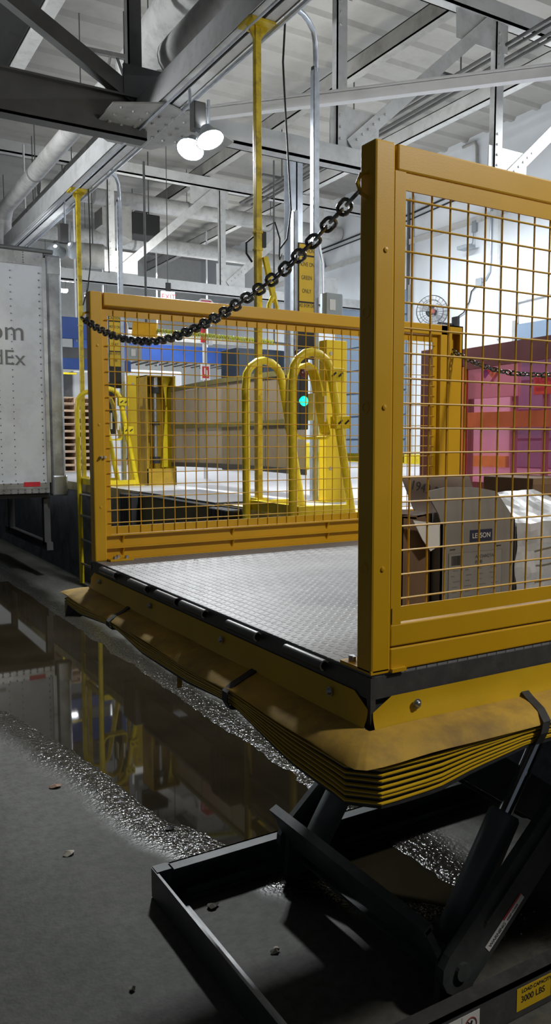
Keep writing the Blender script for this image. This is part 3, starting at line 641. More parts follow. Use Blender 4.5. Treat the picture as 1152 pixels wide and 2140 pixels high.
# warning labels on base and leg
dz = lift
st = lp('capacity_label', MB().box((.795, .2985, ZF+.025), (.945, .2995, ZF+.098)), pm('yellow_label', (.62, .40, .01), .5)); st['label'] = 'yellow load capacity label'
text('label_text', 'LOAD CAPACITY', .017, INK, st, (.815, .298, ZF+.080), (1, 0, 0), (0, 0, 1))
text('label_text', '3000 LBS', .028, INK, st, (.812, .298, ZF+.050), (1, 0, 0), (0, 0, 1))
sw = lp('pictogram_label', MB().box((.36, .2985, ZF+.022), (.640, .2995, ZF+.098)), PAPER); sw['label'] = 'white warning label with round pictograms'
for k in range(4):
    cx = .395+.07*k; cz = ZF+.062; pts = [(cx+.022*math.cos(a*math.pi/10), .2978, cz+.022*math.sin(a*math.pi/10)) for a in range(20)]
    MB().tube(pts, .0018, 5, closed=True).build('pictogram', pm('pictogram_red', (.25, .04, .03), .5), sw)
    MB().obar((cx-.015, .2978, cz+.015), (cx+.015, .2978, cz-.015), .001, .0035, (0, 0, 1)).obar((cx-.006, .2976, cz-.012), (cx+.004, .2976, cz+.012), .001, .007, (1, 0, 0)).build('pictogram', INK, sw)
    if k: MB().box((cx-.036, .2978, ZF+.024), (cx-.0352, .2982, ZF+.096)).build('divider', INKG, sw)
dl = Vector((o2[0]-o1[0], 0, o2[1]-o1[1])).normalized(); nl = Vector((-dl.z, 0, dl.x)); c0 = Vector((.665, .3985, -1.125))
def quad_on_leg(s0, s1, t0, t1, y_): return [c0+dl*s+nl*t+Vector((0, y_, 0)) for s, t in ((s0, t0), (s1, t0), (s1, t1), (s0, t1))]
ws = MB(); ws.add(quad_on_leg(.10, .30, -.058, -.030, 0), [(0, 1, 2, 3)]); wl = ws.build('leg_label', PAPER, lift); wl['label'] = 'narrow white and red warning label on the leg'
MB().add(quad_on_leg(.20, .30, -.037, -.030, -.0006), [(0, 1, 2, 3)]).build('red_stripe', REDP, wl)
text('label_text', 'WARNING', .018, INKG, wl, c0+dl*.112+nl*-.052+Vector((0, -.0008, 0)), dl, nl)
text('label_text', 'KEEP CLEAR', .011, INKG, wl, c0+dl*.21+nl*-.052+Vector((0, -.0008, 0)), dl, nl)

# ------------------------------------------------------------------ safety chains
def chain(name, label, ctrl, pitch, r, lw, hook=True):
    ctrl = [Vector(c) for c in ctrl]
    # dense polyline through control points (Catmull-Rom)
    P = []
    C_ = [ctrl[0]*2-ctrl[1]]+ctrl+[ctrl[-1]*2-ctrl[-2]]
    for i in range(1, len(C_)-2):
        p0, p1, p2, p3 = C_[i-1], C_[i], C_[i+1], C_[i+2]
        for k in range(20):
            t = k/20; P.append(.5*((2*p1)+(p2-p0)*t+(2*p0-5*p1+4*p2-p3)*t*t+(3*p1-p0-3*p2+p3)*t**3))
    P.append(ctrl[-1]); acc = [0]
    for a, b_ in zip(P, P[1:]): acc.append(acc[-1]+(b_-a).length)
    def at_(s):
        for i in range(len(acc)-1):
            if acc[i+1] >= s: return P[i].lerp(P[i+1], (s-acc[i])/max(acc[i+1]-acc[i], 1e-9))
        return P[-1]
    n = int(round(acc[-1]/pitch)); t = thing(name, label, 'chain', ctrl[0]); hl = pitch/2+r*1.0
    pts = []                                         # stadium link in local x (long) / y
    st_ = hl-lw/2
    for k in range(7): a = -math.pi/2+math.pi*k/6; pts.append((st_+lw/2*math.cos(a), lw/2*math.sin(a), 0))
    for k in range(7): a = math.pi/2+math.pi*k/6; pts.append((-st_+lw/2*math.cos(a), lw/2*math.sin(a), 0))
    lm = MB().tube(pts, r, 6, closed=True); me = None
    for i in range(n):
        s = (i+.5)*acc[-1]/n; c = at_(s); d = (at_(min(s+.01, acc[-1]))-at_(max(s-.01, 0))).normalized()
        side = d.cross(Vector((0, 0, 1))).normalized(); upv = side.cross(d)
        tw = math.radians(45+(90 if i % 2 else 0)+random.uniform(-16, 16)); yv = side*math.cos(tw)+upv*math.sin(tw); zv = d.cross(yv)
        mt_ = Matrix.Identity(4)
        for q in range(3): mt_[q][0], mt_[q][1], mt_[q][2], mt_[q][3] = d[q], yv[q], zv[q], (c-ctrl[0])[q]
        if me is None:
            o = lm.build('chain_link', CHAINM, None, smooth=True); o.parent = t; me = o.data
        else:
            o = bpy.data.objects.new('chain_link', me); COL.objects.link(o); o.parent = t
        o.matrix_local = mt_
    return t
chain('safety_chain', 'heavy galvanised chain hanging across the open left side between the two guard rails',
      [(-.022, 1.836, .962), (-.02, 1.771, .945), (-.02, 1.68, .912), (-.02, 1.468, .854), (-.02, 1.235, .812), (-.02, 1.032, .793), (-.02, .854, .796), (-.02, .667, .812), (-.02, .48, .839), (-.02, .34, .866), (-.02, .218, .901), (-.02, .109, .941), (-.022, .030, .968)], .031, .0043, .023)
chain('safety_chain', 'bright chain hanging across the far right end, in front of the red barrier',
      [(1.90, 1.85, .958), (1.9, 1.761, .917), (1.9, 1.594, .848), (1.9, 1.438, .806), (1.9, 1.293, .785), (1.9, 1.178, .776), (1.9, .95, .775), (1.9, .7, .79), (1.9, .4, .84), (1.9, .1, .93)], .031, .0043, .023)

# ------------------------------------------------------------------ dock ladders with walk-through rails
def ladder(label):
    t = thing('dock_ladder', label, 'ladder', (1.9, 3.7, ZD), 'yellow dock ladders')
    r = .030
    def rail(y):
        pts = [(1.905, y, ZF), (1.9, y, -.3), (1.895, y, .4), (1.893, y, .86)]
        for k in range(1, 8):
            a = math.pi*(1-k/8); pts.append((2.055+.162*math.cos(a), y, .925+.17*math.sin(a)))
        pts += [(2.222, y, .90), (2.245, y, .78), (2.40, y, ZD)]
        MB().tube(pts, r, 12).build('hand_rail', Y_DOCK, t, smooth=True)
        MB().box((2.33, y-.05, ZD), (2.47, y+.05, ZD+.012)).build('foot_plate', Y_DOCK, t)
    rail(3.36); rail(4.03)
    for z in (ZF+.25, ZF+.55, ZF+.85, ZD-.12): MB().cyl((1.9, 3.36, z), (1.9, 4.03, z), .014, 8).build('rung', ZINC, t, smooth=True)
    MB().box((1.93, 3.36, ZD+.002), (1.96, 4.03, ZD+.075)).build('toe_plate', Y_DOCK, t)
    for y in (3.36, 4.03): MB().box((1.93, y-.02, ZD+.003), (2.38, y+.02, ZD+.07)).build('toe_plate', Y_DOCK, t)
    # self-closing swing gate: wide flat-bar loop hung from clamps on the near rail
    loop = [(1.945, .92), (1.985, 1.0), (2.06, 1.03), (2.125, 1.0), (2.155, .93), (2.245, .53), (2.235, .505), (2.21, .495), (2.0, .495), (1.955, .52), (1.935, .58)]
    vs = []; n = len(loop); cx, cz = 2.08, .75
    for yy in (3.41, 3.53):
        for sc in (1.0, .93):
            for (x, z) in loop: vs.append((cx+(x-cx)*sc, yy, cz+(z-cz)*sc))
    fs_ = []
    for a, b_ in ((0, 1), (1, 3), (3, 2), (2, 0)):
        for k in range(n): fs_.append((a*n+k, a*n+(k+1) % n, b_*n+(k+1) % n, b_*n+k))
    MB().add(vs, fs_).build('swing_gate', Y_DOCK, t)
    for z, x in ((.945, 2.235), (.615, 2.29)):
        MB().bbox((x-.06, 3.315, z-.045), (x+.06, 3.328, z+.045), .004).build('clamp_plate', Y_DOCK, t)
        MB().bbox((x-.05, 3.395, z-.045), (x+.06, 3.41, z+.045), .004).build('clamp_plate', Y_DOCK, t)
        for dx in (-.028, .028): MB().obar((x+dx-.016, 3.312, z-.012), (x+dx+.016, 3.312, z+.014), .006, .012, (0, 0, 1)).build('clamp_bolt', BLACK, t)
    MB().box((2.18, 3.398, .62), (2.2, 3.409, .8)).build('warning_sticker', PAPER, t)
    MB().box((2.125, 3.45, .63), (2.135, 3.52, .82)).build('warning_sticker', PAPER, t)
    return t
lad = ladder('yellow dock ladder with arched hand rails behind the middle of the far guard rail')
dup(lad, (0.0, 4.32, 0), 'yellow dock ladder by the truck, left of the far guard rail post')

# yellow square drop posts under the dock beam
def drop_post(label):
    t = thing('drop_post', label, 'post', (2.1, 4.2, ZD), 'yellow drop posts under the dock beam')
    MB().bbox((2.075, 4.175, ZD+.01), (2.125, 4.225, 3.60), .004).build('square_tube', Y_POST, t)
    MB().box((2.05, 4.15, ZD), (2.15, 4.25, ZD+.075)).build('base_block', Y_POST, t)
    MB().box((1.99, 4.10, 3.60), (2.21, 4.30, 3.618)).build('top_plate', Y_POST, t)
    MB().prism([(2.01, 3.60), (2.075, 3.60), (2.075, 3.50)], 'y', 4.19, 4.21).prism([(2.19, 3.60), (2.125, 3.60), (2.125, 3.50)], 'y', 4.19, 4.21).build('gusset', Y_POST, t)
    for z in (1.95, 2.08): MB().box((2.07, 4.17, z), (2.13, 4.23, z+.015)).build('band_clamp', Y_POST, t)
    return t
dp = drop_post('tall yellow square post dropping from the beam, nearest to the lift')
dup(dp, (0, 4.6, 0), 'tall yellow square post next to the truck, left of the far guard rail post')

# dock light arms folded against the posts
def dock_arm(label):
    t = thing('dock_light_arm', label, 'lamp arm', (2.15, 4.15, 1.5), 'folded dock light arms')
    MB().bbox((2.13, 4.185, 1.98), (2.17, 4.215, 2.10), .004).build('hinge_block', BLACK, t)
    MB().obar((2.14, 4.16, 1.90), (2.215, 4.14, 1.56), .03, .04, (1, 0, .3)).build('arm_bar', Y_DOCK, t)
    MB().tube([(2.19, 4.13, 1.60), (2.15, 4.12, 1.53), (2.145, 4.11, 1.46), (2.175, 4.10, 1.42), (2.21, 4.11, 1.45), (2.225, 4.12, 1.52), (2.215, 4.13, 1.58)], .016, 8).build('handle', Y_DOCK, t, smooth=True)
    MB().tube([(2.15, 4.15, 2.13), (2.225, 4.15, 2.17), (2.27, 4.15, 2.05), (2.265, 4.15, 1.93), (2.28, 4.17, 1.90), (2.31, 4.19, 1.95)], .006, 6).build('cord', CABLE, t, smooth=True)
    MB().tube([(2.06, 4.2, 2.05), (2.0, 4.2, 2.0), (2.0, 4.2, 1.92), (2.05, 4.2, 1.86)], .008, 6).build('cord', CABLE, t, smooth=True)
    return t
dock_arm('folded yellow dock light arm with loops of black cord on the tall post')

# traffic signal posts: perforated struts, conduit bend, caution sign, disconnect box
def perforated(mb, x0, x1, y0, y1, z0, z1):
    mb.box((x0, y0, z0), (x1, y1, z1)); return mb
def signal(label, full=True):
    t = thing('signal_post', label, 'signal post', (2.75, 4.5, ZD), 'perforated signal posts')
    MB().box((2.805, 4.48, ZD), (2.855, 4.53, 3.58)).build('strut', GALV, t)
    MB().box((2.610, 4.48, ZD), (2.645, 4.53, 2.40)).build('strut', GALV, t)
    for xa, z0, z1 in ((2.7985, .1, 3.56), (2.6035, .1, 2.38)):
        h = MB(); z = z0
        while z < z1: h.box((xa, 4.488, z), (xa+.0068, 4.522, z+.042)); z += .075
        o = h.build('strut_slots', BLACK, t); o['kind'] = 'stuff'
        MB().box((xa-.002, 4.482, ZD), (xa+.001, 4.528, z1)).build('strut_lip', GALV, t)
    pts = [(2.83, 4.5, 3.55), (2.83, 4.5, 3.68), (2.822, 4.495, 3.78), (2.78, 4.46, 3.85), (2.70, 4.41, 3.885), (2.60, 4.33, 3.875), (2.48, 4.22, 3.83), (2.36, 4.12, 3.79)]
    MB().tube(pts, .022, 10).build('conduit', GALV, t, smooth=True)
    MB().bbox((2.255, 4.02, 3.70), (2.37, 4.15, 3.83), .02).build('junction_box', WHITE, t)
    return t
sg = signal('tall perforated steel signal post behind the lift with a caution sign')
def sign_on(t, dy):
    YS = pm('yellow_sign', (.66, .44, .02), .5, var=.05)
    y_ = 4.474+dy
    MB().box((2.645, y_, 1.18), (2.805, y_+.03, 2.14)).build('sign_board', BLACK, t)
    for z0, z1, tx in ((2.045, 2.13, [('CAUTION', .048, 2.065)]), (1.66, 2.03, [('MOVE ON', .048, 1.95), ('GREEN', .048, 1.84), ('ONLY', .048, 1.73)]), (1.46, 1.645, [])):
        p = MB().box((2.652, y_-.003, z0), (2.798, y_, z1)).build('sign_plate', YS, t)
        for body, sz, z in tx: text('sign_text', body, sz, INK, p, (2.725, y_-.0035, z), (1, 0, 0), (0, 0, 1), 'CENTER', sx=.72)
        if not tx:
            text('sign_text', 'NO MOVE ON', .045, INK, p, (2.725, y_-.0035, 1.61), (-1, 0, 0), (0, 0, 1), 'CENTER', sx=.5)
            text('sign_text', 'RED', .045, INK, p, (2.725, y_-.0035, 1.52), (-1, 0, 0), (0, 0, 1), 'CENTER', sx=.6)
sign_on(sg, 0)
# signal lamp box with the lit green lamp
lb = MB().bbox((2.615, 4.40, .58), (2.70, 4.50, 1.25), .01).build('lamp_box', BLACK, sg)
MB().lathe([(0, .012), (.03, .010), (.042, 0), (.042, -.01)], (2.655, 4.40, .82), (0, -1, 0), 16).build('green_lamp', pm('green_signal', (.0, .5, .2), .3, emit=((.0, .9, .35), 3.0)), sg, smooth=True)
MB().lathe([(0, .012), (.03, .010), (.042, 0), (.042, -.01)], (2.655, 4.40, 1.05), (0, -1, 0), 16).build('red_lamp', pm('unlit_red_lens', (.08, .01, .01), .3), sg, smooth=True)
MB().bbox((2.895, 4.42, 1.55), (3.06, 4.52, 1.745), .006).build('disconnect_box', GREYBOX, sg)
MB().box((2.925, 4.416, 1.60), (2.985, 4.419, 1.69)).build('box_label', PAPER, sg)
MB().bbox((3.06, 4.45, 1.54), (3.085, 4.5, 1.74), .004).build('box_handle', GREYBOX, sg)
MB().tube([(2.87, 4.5, 2.25), (2.875, 4.5, 2.12), (2.90, 4.49, 2.0), (2.905, 4.49, 1.745)], .014, 8).build('conduit', GALV, sg, smooth=True)
g2 = dup(sg, (-.18, 4.32, 0), 'perforated steel signal post near the truck with its own caution sign')
for c in g2.children:
    if c.name.startswith('green_lamp'):
        c.material_slots[0].link = 'OBJECT'; c.material_slots[0].material = pm('unlit_green_lens', (.01, .06, .03), .3)
# yellow bollard columns
def column(label):
    t = thing('bollard_column', label, 'column', (2.93, 4.4, ZD), 'yellow box columns')
    MB().bbox((2.835, 4.33, ZD), (3.045, 4.45, 1.335), .006).build('column_body', pm('bright_yellow_column', (.80, .56, .012), .45, var=.05, nscale=3), t)
    MB().box((2.80, 4.30, ZD), (3.08, 4.46, ZD+.012)).build('base_plate', Y_DOCK, t)
    for z in (1.22, .25): MB().lathe([(.018, 0), (.016, .006), (0, .007)], (2.88, 4.33, z), (0, -1, 0), 10).build('screw_cap', CREAM, t)
    return t
cl = column('bright yellow box column behind the near dock ladder')
dup(cl, (-.19, 4.22, 0), 'bright yellow box column behind the far left dock ladder')
# raised cream plates beneath the ladders
for nm, dy in (('trim_5', 0), ('trim_6', 4.32)): struct(MB().box((1.995, 3.0+dy, ZD), (2.78, 4.5+dy, ZD+.0015)).build(nm, CREAM))

# ------------------------------------------------------------------ dock leveller with bumpers
lv = thing('dock_leveler', 'dark olive dock leveller lip below the tan barrier', 'dock leveler', (2.0, 5.6, ZD-.3))
MB().prism([(4.66, -.40), (6.38, -.40), (6.38, -.075), (6.3, -.055), (4.74, -.055), (4.66, -.075)], 'x', 1.955, 1.985).build('lip_plate', OLIVE, lv)
MB().box((1.94, 4.66, -.075), (2.62, 6.42, -.026)).build('ramp_plate', pm('dark_tread_ramp', (.13, .13, .135), .5, var=.2, nscale=20, bump=.2, bscale=80), lv)
MB().cyl((1.945, 4.66, -.06), (1.945, 6.4, -.06), .016, 8).build('lip_hinge', STEELD, lv)
MB().obar((1.950, 5.5, -.22), (1.950, 5.5, -.26), .004, .012, (0, 1, 0)).build('slot', BLACK, lv)
for y0, lab in ((4.28, 'black rubber dock bumper right of the leveller lip'), (6.44, 'black rubber dock bumper left of the leveller lip')):
    bt = thing('dock_bumper', lab, 'bumper', (1.93, y0+.18, -.35), 'rubber dock bumpers')
    for k in range(5): MB().bbox((1.86, y0+.072*k, -.46), (1.988, y0+.072*k+.068, -.06), .01).build('rubber_slab', BLACK, bt)
    MB().box((1.975, y0-.02, -.48), (1.998, y0+.38, -.05)).build('back_plate', STEELD, bt)
# tan translucent barrier between the bays
br = thing('dock_barrier', 'tan see-through dock barrier with olive straps, behind the far guard rail', 'barrier', (2.8, 6, ZD))
MB().box((2.798, 4.60, .22), (2.802, 7.56, 1.12)).build('barrier_film', TANFILM, br)
def sstrap(z0, z1, zm0, zm1, mat, nm, t, xx, ya, yb, th=.012):
    vs = []; n = 16
    for i in range(n+1):
        f = i/n; y = ya+(yb-ya)*f; s = math.sin(math.pi*f); vs += [(xx-th, y, z0+zm0*s), (xx+th, y, z0+zm0*s), (xx+th, y, z1+zm1*s), (xx-th, y, z1+zm1*s)]
    fs_ = [(i*4+a, i*4+b_, (i+1)*4+b_, (i+1)*4+a) for i in range(n) for a, b_ in ((0, 1), (1, 2), (2, 3), (3, 0))]+[(0, 1, 2, 3), (n*4+3, n*4+2, n*4+1, n*4)]
    return MB().add(vs, fs_).build(nm, mat, t)
sstrap(1.07, 1.12, .02, .02, GREENSTRAP, 'top_strap', br, 2.8, 4.60, 7.56)
sstrap(.635, .685, -.005, -.005, GREENSTRAP, 'middle_strap', br, 2.8, 4.60, 7.56)
sstrap(.185, .235, .015, .015, pm('dark_strap', (.03, .025, .02), .6), 'bottom_strap', br, 2.8, 4.60, 7.56)
for y in (5.3, 6.05, 6.8): MB().box((2.794, y, .22), (2.806, y+.015, 1.12)).build('seam_band', GREENSTRAP, br)
hs = thing('barrier_housing', 'open-fronted yellow barrier housing with steel roller', 'barrier housing', (2.7, 7.7, ZD))
Y_SHADED = pm('shaded_mustard_paint', (.42, .26, .012), .5, var=.15, nscale=6, dirt=((.1, .06, .02), .5, 6))  # yellow darkened so the housing's shade sits in the paint
MB().box((2.50, 7.60, ZD), (2.512, 7.92, 1.26)).build('side_wall', Y_SHADED, hs)
MB().box((2.86, 7.60, ZD), (2.872, 7.92, 1.26)).build('side_wall', Y_DOCK, hs)
MB().box((2.50, 7.91, ZD), (2.872, 7.922, 1.26)).build('back_wall', Y_SHADED, hs)
MB().box((2.50, 7.60, ZD), (2.872, 7.612, .16)).build('front_plate', Y_SHADED, hs)
MB().box((2.50, 7.60, 1.25), (2.872, 7.922, 1.262)).build('top_plate', Y_SHADED, hs)
MB().cyl((2.65, 7.72, .3), (2.65, 7.72, 1.06), .026, 16).build('roller_shaft', ZINC, hs, smooth=True)
for z0, z1 in ((1.06, 1.13), (.68, .72), (.22, .30)): MB().cyl((2.65, 7.72, z0), (2.65, 7.72, z1), .06, 16).build('roller_cap', BLACK, hs, smooth=True)
MB().cyl((2.65, 7.72, 1.13), (2.65, 7.72, 1.25), .045, 16).build('roller_head', ZINC, hs, smooth=True)
MB().prism([(2.74, 1.25), (2.86, 1.25), (2.80, 1.12), (2.79, .9)], 'y', 7.70, 7.71).build('guide_fin', Y_DOCK, hs)
MB().prism([(2.74, .17), (2.80, .9), (2.82, .9), (2.82, .17)], 'y', 7.74, 7.75).build('guide_fin', Y_DOCK, hs)
# red barrier across this bay
rb = thing('dock_barrier', 'red translucent dock barrier with dark red straps at the right', 'barrier', (2.9, 1.5, ZD))
MB().box((2.898, -1.2, .2), (2.902, 2.95, 1.05)).build('barrier_film', PINKFILM, rb)
sstrap(.955, 1.10, .035, .02, REDSTRAP, 'top_strap', rb, 2.9, -1.2, 2.95)
sstrap(.575, .675, -.015, -.015, ORSTRAP, 'middle_strap', rb, 2.895, -1.2, 2.86)
sstrap(.125, .21, -.04, -.01, REDSTRAP, 'bottom_strap', rb, 2.9, -1.2, 2.9)
MB().box((2.875, 2.80, .16), (2.925, 2.90, 1.02)).build('end_strap', pm('red_webbing', (.42, .012, .02), .5), rb)
MB().box((2.873, 2.74, .18), (2.915, 2.80, .98)).build('end_strap', pm('orange_webbing', (.62, .19, .03), .5), rb)
rp = thing('barrier_post', 'dark red barrier post seen through the right end of the far guard rail', 'post', (2.92, 3.1, ZD))
MB().bbox((2.84, 2.96, ZD), (3.0, 3.14, 1.13), .006).build('post_body', pm('maroon_paint', (.07, .005, .008), .5), rp)
MB().box((2.80, 2.92, ZD), (3.04, 3.18, ZD+.012)).build('base_plate', STEELD, rp)
# drums / placards behind the red barrier
pc = thing('placard_board', 'white hazard placard board with a diamond, behind the red barrier', 'sign board', (3.42, 3.0, ZD))
MB().bbox((3.40, 2.74, .80), (3.43, 3.30, 1.12), .004).build('board', WHITE, pc)
MB().bbox((3.42, 2.78, ZD), (3.45, 2.82, .84), .003).bbox((3.42, 3.22, ZD), (3.45, 3.26, .84), .003).build('stand_legs', STEELG, pc)
for (dy, dz, c) in ((0, .038, (.55, .04, .05)), (.038, 0, (.05, .05, .35)), (-.038, 0, (.7, .5, .03)), (0, -.038, (.7, .7, .7))):
    cy, cz = 3.02+dy, .98+dz
    MB().prism([(cy, cz+.036), (cy+.036, cz), (cy, cz-.036), (cy-.036, cz)], 'x', 3.392, 3.398).build('hazard_diamond', pm('diamond_%d_%d' % (dy*1000, dz*1000), c, .5), pc)
text('placard_text', '2', .04, INK, pc, (3.390, 2.995, .965), (0, -1, 0), (0, 0, 1))
sl = thing('slow_sign', 'small orange sign reading SLOW behind the red barrier', 'sign', (3.4, 2.5, ZD))
MB().bbox((3.395, 2.42, .80), (3.41, 2.60, .94), .003).build('sign_plate', pm('orange_sign', (.75, .24, .01), .5), sl)
MB().bbox((3.41, 2.49, ZD), (3.44, 2.53, .94), .003).build('sign_post', STEELG, sl)
text('sign_text', 'SLOW', .05, REDP, sl, (3.392, 2.59, .885), (0, -1, 0), (0, 0, 1))
text('sign_text', 'DOCK', .03, REDP, sl, (3.392, 2.58, .83), (0, -1, 0), (0, 0, 1))

# ------------------------------------------------------------------ boxes on the lift deck
def wobble(o, amp, sc):
    for v in o.data.vertices: v.co += Vector((noise.noise(v.co*sc), noise.noise(v.co*sc+Vector((7, 0, 0))), noise.noise(v.co*sc+Vector((0, 9, 0)))))*amp
bx = thing('motor_carton', 'grey-white carton with a dark blue LEESON logo and printed label', 'carton', (.72, .55, 0))
x0, x1, y0, y1, h = .572, .868, .42, .72, .245
MB().box((x0, y0, .001), (x1, y0+.005, h)).build('front_panel', CARDG, bx)
MB().box((x0, y1-.005, .001), (x1, y1, h)).build('back_panel', CARDG, bx)
MB().box((x0, y0, .001), (x0+.005, y1, h)).build('side_panel', CARDG, bx)
MB().box((x1-.005, y0, .001), (x1, y1, h)).build('side_panel', CARDG, bx)
MB().box((x0, y0, .001), (x1, y1, .006)).build('bottom_panel', CARDG, bx)
ft = [(x0, h), (x0-.008, h+.03), (x0-.044, h+.088), (x0-.036, h+.096), (x0+.03, h+.105), (x0+.15, h+.1), (x1-.066, h+.086), (x1-.062, h+.078), (x1, h)]
o = MB(); vs = [(x, y0+.002+(z-h)*.12, z) for x, z in ft]+[(x, y0+.006+(z-h)*.12, z) for x, z in ft]; n = len(ft)
o.add(vs, [tuple(range(n-1, -1, -1)), tuple(range(n, 2*n))]+[(i, (i+1) % n, n+(i+1) % n, n+i) for i in range(n)]).build('front_flap', CARDG, bx)
lg = MB().bbox((.682, y0-.0012, .187), (.772, y0, .222), .004).build('logo_badge', pm('navy_badge', (.012, .018, .05), .5), bx)
text('logo_text', 'LEESON', .021, PAPER, lg, (.727, y0-.0016, .1975), (1, 0, 0), (0, 0, 1), 'CENTER')
lb = MB().box((.60, y0-.0008, .012), (.815, y0, .158)).build('print_label', pm('label_grey', (.22, .21, .195), .7, var=.04), bx)
for a, b_ in (((.60, .1572), (.815, .158)), ((.60, .012), (.601, .158)), ((.8142, .012), (.815, .158))): MB().box((a[0], y0-.0012, a[1]), (b_[0], y0-.0008, b_[1])).build('label_border', INKG, lb)
xx = .611
while xx < .655:
    w_ = random.choice((.0008, .0012, .0018)); MB().box((xx, y0-.0013, .122), (xx+w_, y0-.0008, .150)).build('barcode_bar', INK, lb); xx += w_+random.choice((.0010, .0014))
text('label_text', 'A213ANZ1A', .014, INKG, lb, (.705, y0-.0013, .138), (1, 0, 0), (0, 0, 1))
text('label_text', '018B', .014, INKG, lb, (.705, y0-.0013, .122), (1, 0, 0), (0, 0, 1))
tl = MB()
for r_ in range(6):
    for c_ in range(4):
        xa = .610+c_*.052+random.uniform(0, .008); tl.box((xa, y0-.0012, .105-r_*.016), (xa+random.uniform(.012, .03), y0-.0008, .108-r_*.016))
o = tl.build('small_print', INKG, lb); o['kind'] = 'stuff'
for xa in (.605, .79): MB().box((xa, y0-.0012, .168), (xa+.02, y0-.0008, .1705)).build('register_mark', INK, bx)
# open brown box with a pale flap thrown back
bb = thing('cardboard_box', 'plain dark brown cardboard box left of the motor carton, behind the near post', 'cardboard box', (.5, .52, 0))
x0, x1, y0, y1, h = .45, .562, .45, .60, .272
MB().box((x0, y0, .001), (x1, y0+.006, h)).build('front_panel', CARD, bb)
MB().box((x0, y1-.006, .001), (x1, y1, h)).build('back_panel', CARD, bb)
MB().box((x0, y0, .001), (x0+.006, y1, h)).build('side_panel', CARD, bb)
MB().box((x1-.006, y0, .001), (x1, y1, h)).build('side_panel', CARD, bb)
MB().box((x0, y0, .001), (x1, y1, .007)).build('bottom_panel', CARD, bb)
def sheet(pts, th, nm, mat, par):
    a, b_, c = Vector(pts[0]), Vector(pts[1]), Vector(pts[2]); nn = (b_-a).cross(c-a).normalized()*th; n = len(pts)
    return MB().add([Vector(p) for p in pts]+[Vector(p)+nn for p in pts], [tuple(range(n-1, -1, -1)), tuple(range(n, 2*n))]+[(i, (i+1) % n, n+(i+1) % n, n+i) for i in range(n)]).build(nm, mat, par)
sheet([(.45, .45, .272), (.45, .60, .272), (.504, .60, .264), (.504, .45, .266)], .005, 'top_flap', CARD, bb)
sheet([(.562, .45, .272), (.562, .60, .272), (.507, .60, .264), (.507, .45, .266)], .005, 'top_flap', CARD, bb)
sheet([(.470, .425, .262), (.570, .4245, .246), (.574, .4242, .205), (.578, .424, .188), (.535, .4235, .170), (.505, .424, .205)], .003, 'side_flap', PAPER, bx)
ps = thing('carton_sheet', 'pale scribbled carton sheet standing behind the motor carton', 'cardboard sheet', (.85, .76, 0))
sheet([(.703, .755, .362), (1.0, .755, .366), (1.03, .755, .30), (1.0, .755, .001), (.80, .755, .001), (.80, .755, .2), (.752, .755, .262)], .005, 'sheet', CARDW, ps)
text('scribble', '1942-20', .045, INKG, ps, (.735, .753, .325), (1, 0, -.25), (.25, 0, 1), ex=.0002)
text('scribble', '21', .045, INKG, ps, (.84, .753, .265), (1, 0, -.25), (.25, 0, 1), ex=.0002)
wp = thing('wrapped_parcel', 'white film-wrapped parcel with printed papers, right of the motor carton', 'parcel', (1.1, .6, 0))
gm = MB(); nx_, nz_2 = 12, 10; vs = []
def parcel_pt(u, v):        # v 0..1 up the front, 1..2 over the top
    x = .905+.36*u
    if v <= 1: return Vector((x-.0*(1-v), .445, .001+.224*v))
    return Vector((x-.06*(v-1), .445+.20*(v-1), .225+.085*(v-1)))
for j in range(21):
    for i in range(nx_+1):
        p = parcel_pt(i/nx_, j/10); q = Vector((noise.noise(p*14), noise.noise(p*14+Vector((5, 0, 0))), noise.noise(p*14+Vector((0, 5, 0)))))
        vs.append(p+q*(.010 if j > 0 else 0)*Vector((1, 1, 1)).length/1.7)
gm.add(vs, [(j*(nx_+1)+i, j*(nx_+1)+i+1, (j+1)*(nx_+1)+i+1, (j+1)*(nx_+1)+i) for j in range(20) for i in range(nx_)])
gm.build('wrap', pm('white_film_wrap', (.46, .48, .51), .28, var=.12, nscale=14, bump=.1, bscale=20), wp, smooth=False)
MB().box((.915, .46, .001), (1.25, .74, .215)).build('inner_box', PAPER, wp)
pp = MB()
for k in range(3): MB().box((1.0, .432, .05+.05*k), (1.07+.02*k, .434, .054+.05*k)).build('printed_line', pm('pale_blue_print', (.35, .42, .5), .5), wp)
b2 = thing('cardboard_box', 'brown cardboard box at the right edge, in front of the red barrier', 'cardboard box', (1.72, 1.1, 0))
MB().bbox((1.60, 1.0, .001), (1.86, 1.28, .328), .004).build('box_body', CARD, b2)
MB().box((1.60, .999, .30), (1.86, 1.0, .326)).build('tape', pm('brown_tape', (.2, .13, .07), .3), b2)

# ------------------------------------------------------------------ delivery trailer
SILV = pm('aluminium_trim', (.42, .44, .46), .3, .7, var=.15, nscale=6, dirt=((.2, .2, .19), .5, 4))
TRW = pm('trailer_white_skin', (.66, .69, .73), .16, var=.04, nscale=1.5, dirt=((.33, .33, .32), .35, 2.2), rvar=.05)
tr = thing('truck_trailer', 'white riveted box trailer backed up to the dock, grey lettering on its side', 'trailer', (-2, 10, ZF))
TY, TX = 8.8, 1.66
MB().box((-10, TY, -.03), (TX, TY+.03, 2.66)).build('side_skin', TRW, tr)
MB().box((-10, TY+2.55, -.03), (TX, TY+2.58, 2.66)).build('side_skin', TRW, tr)
MB().box((-10, TY, 2.82), (TX+.12, TY+2.58, 2.85)).build('roof_skin', SILV, tr)
MB().box((TX, TY+.1, -.1), (TX+.06, TY+2.5, 2.8)).build('rear_door', TRW, tr)
MB().box((-10, TY-.012, 2.64), (TX-.02, TY+.03, 2.80)).build('top_rail', SILV, tr)
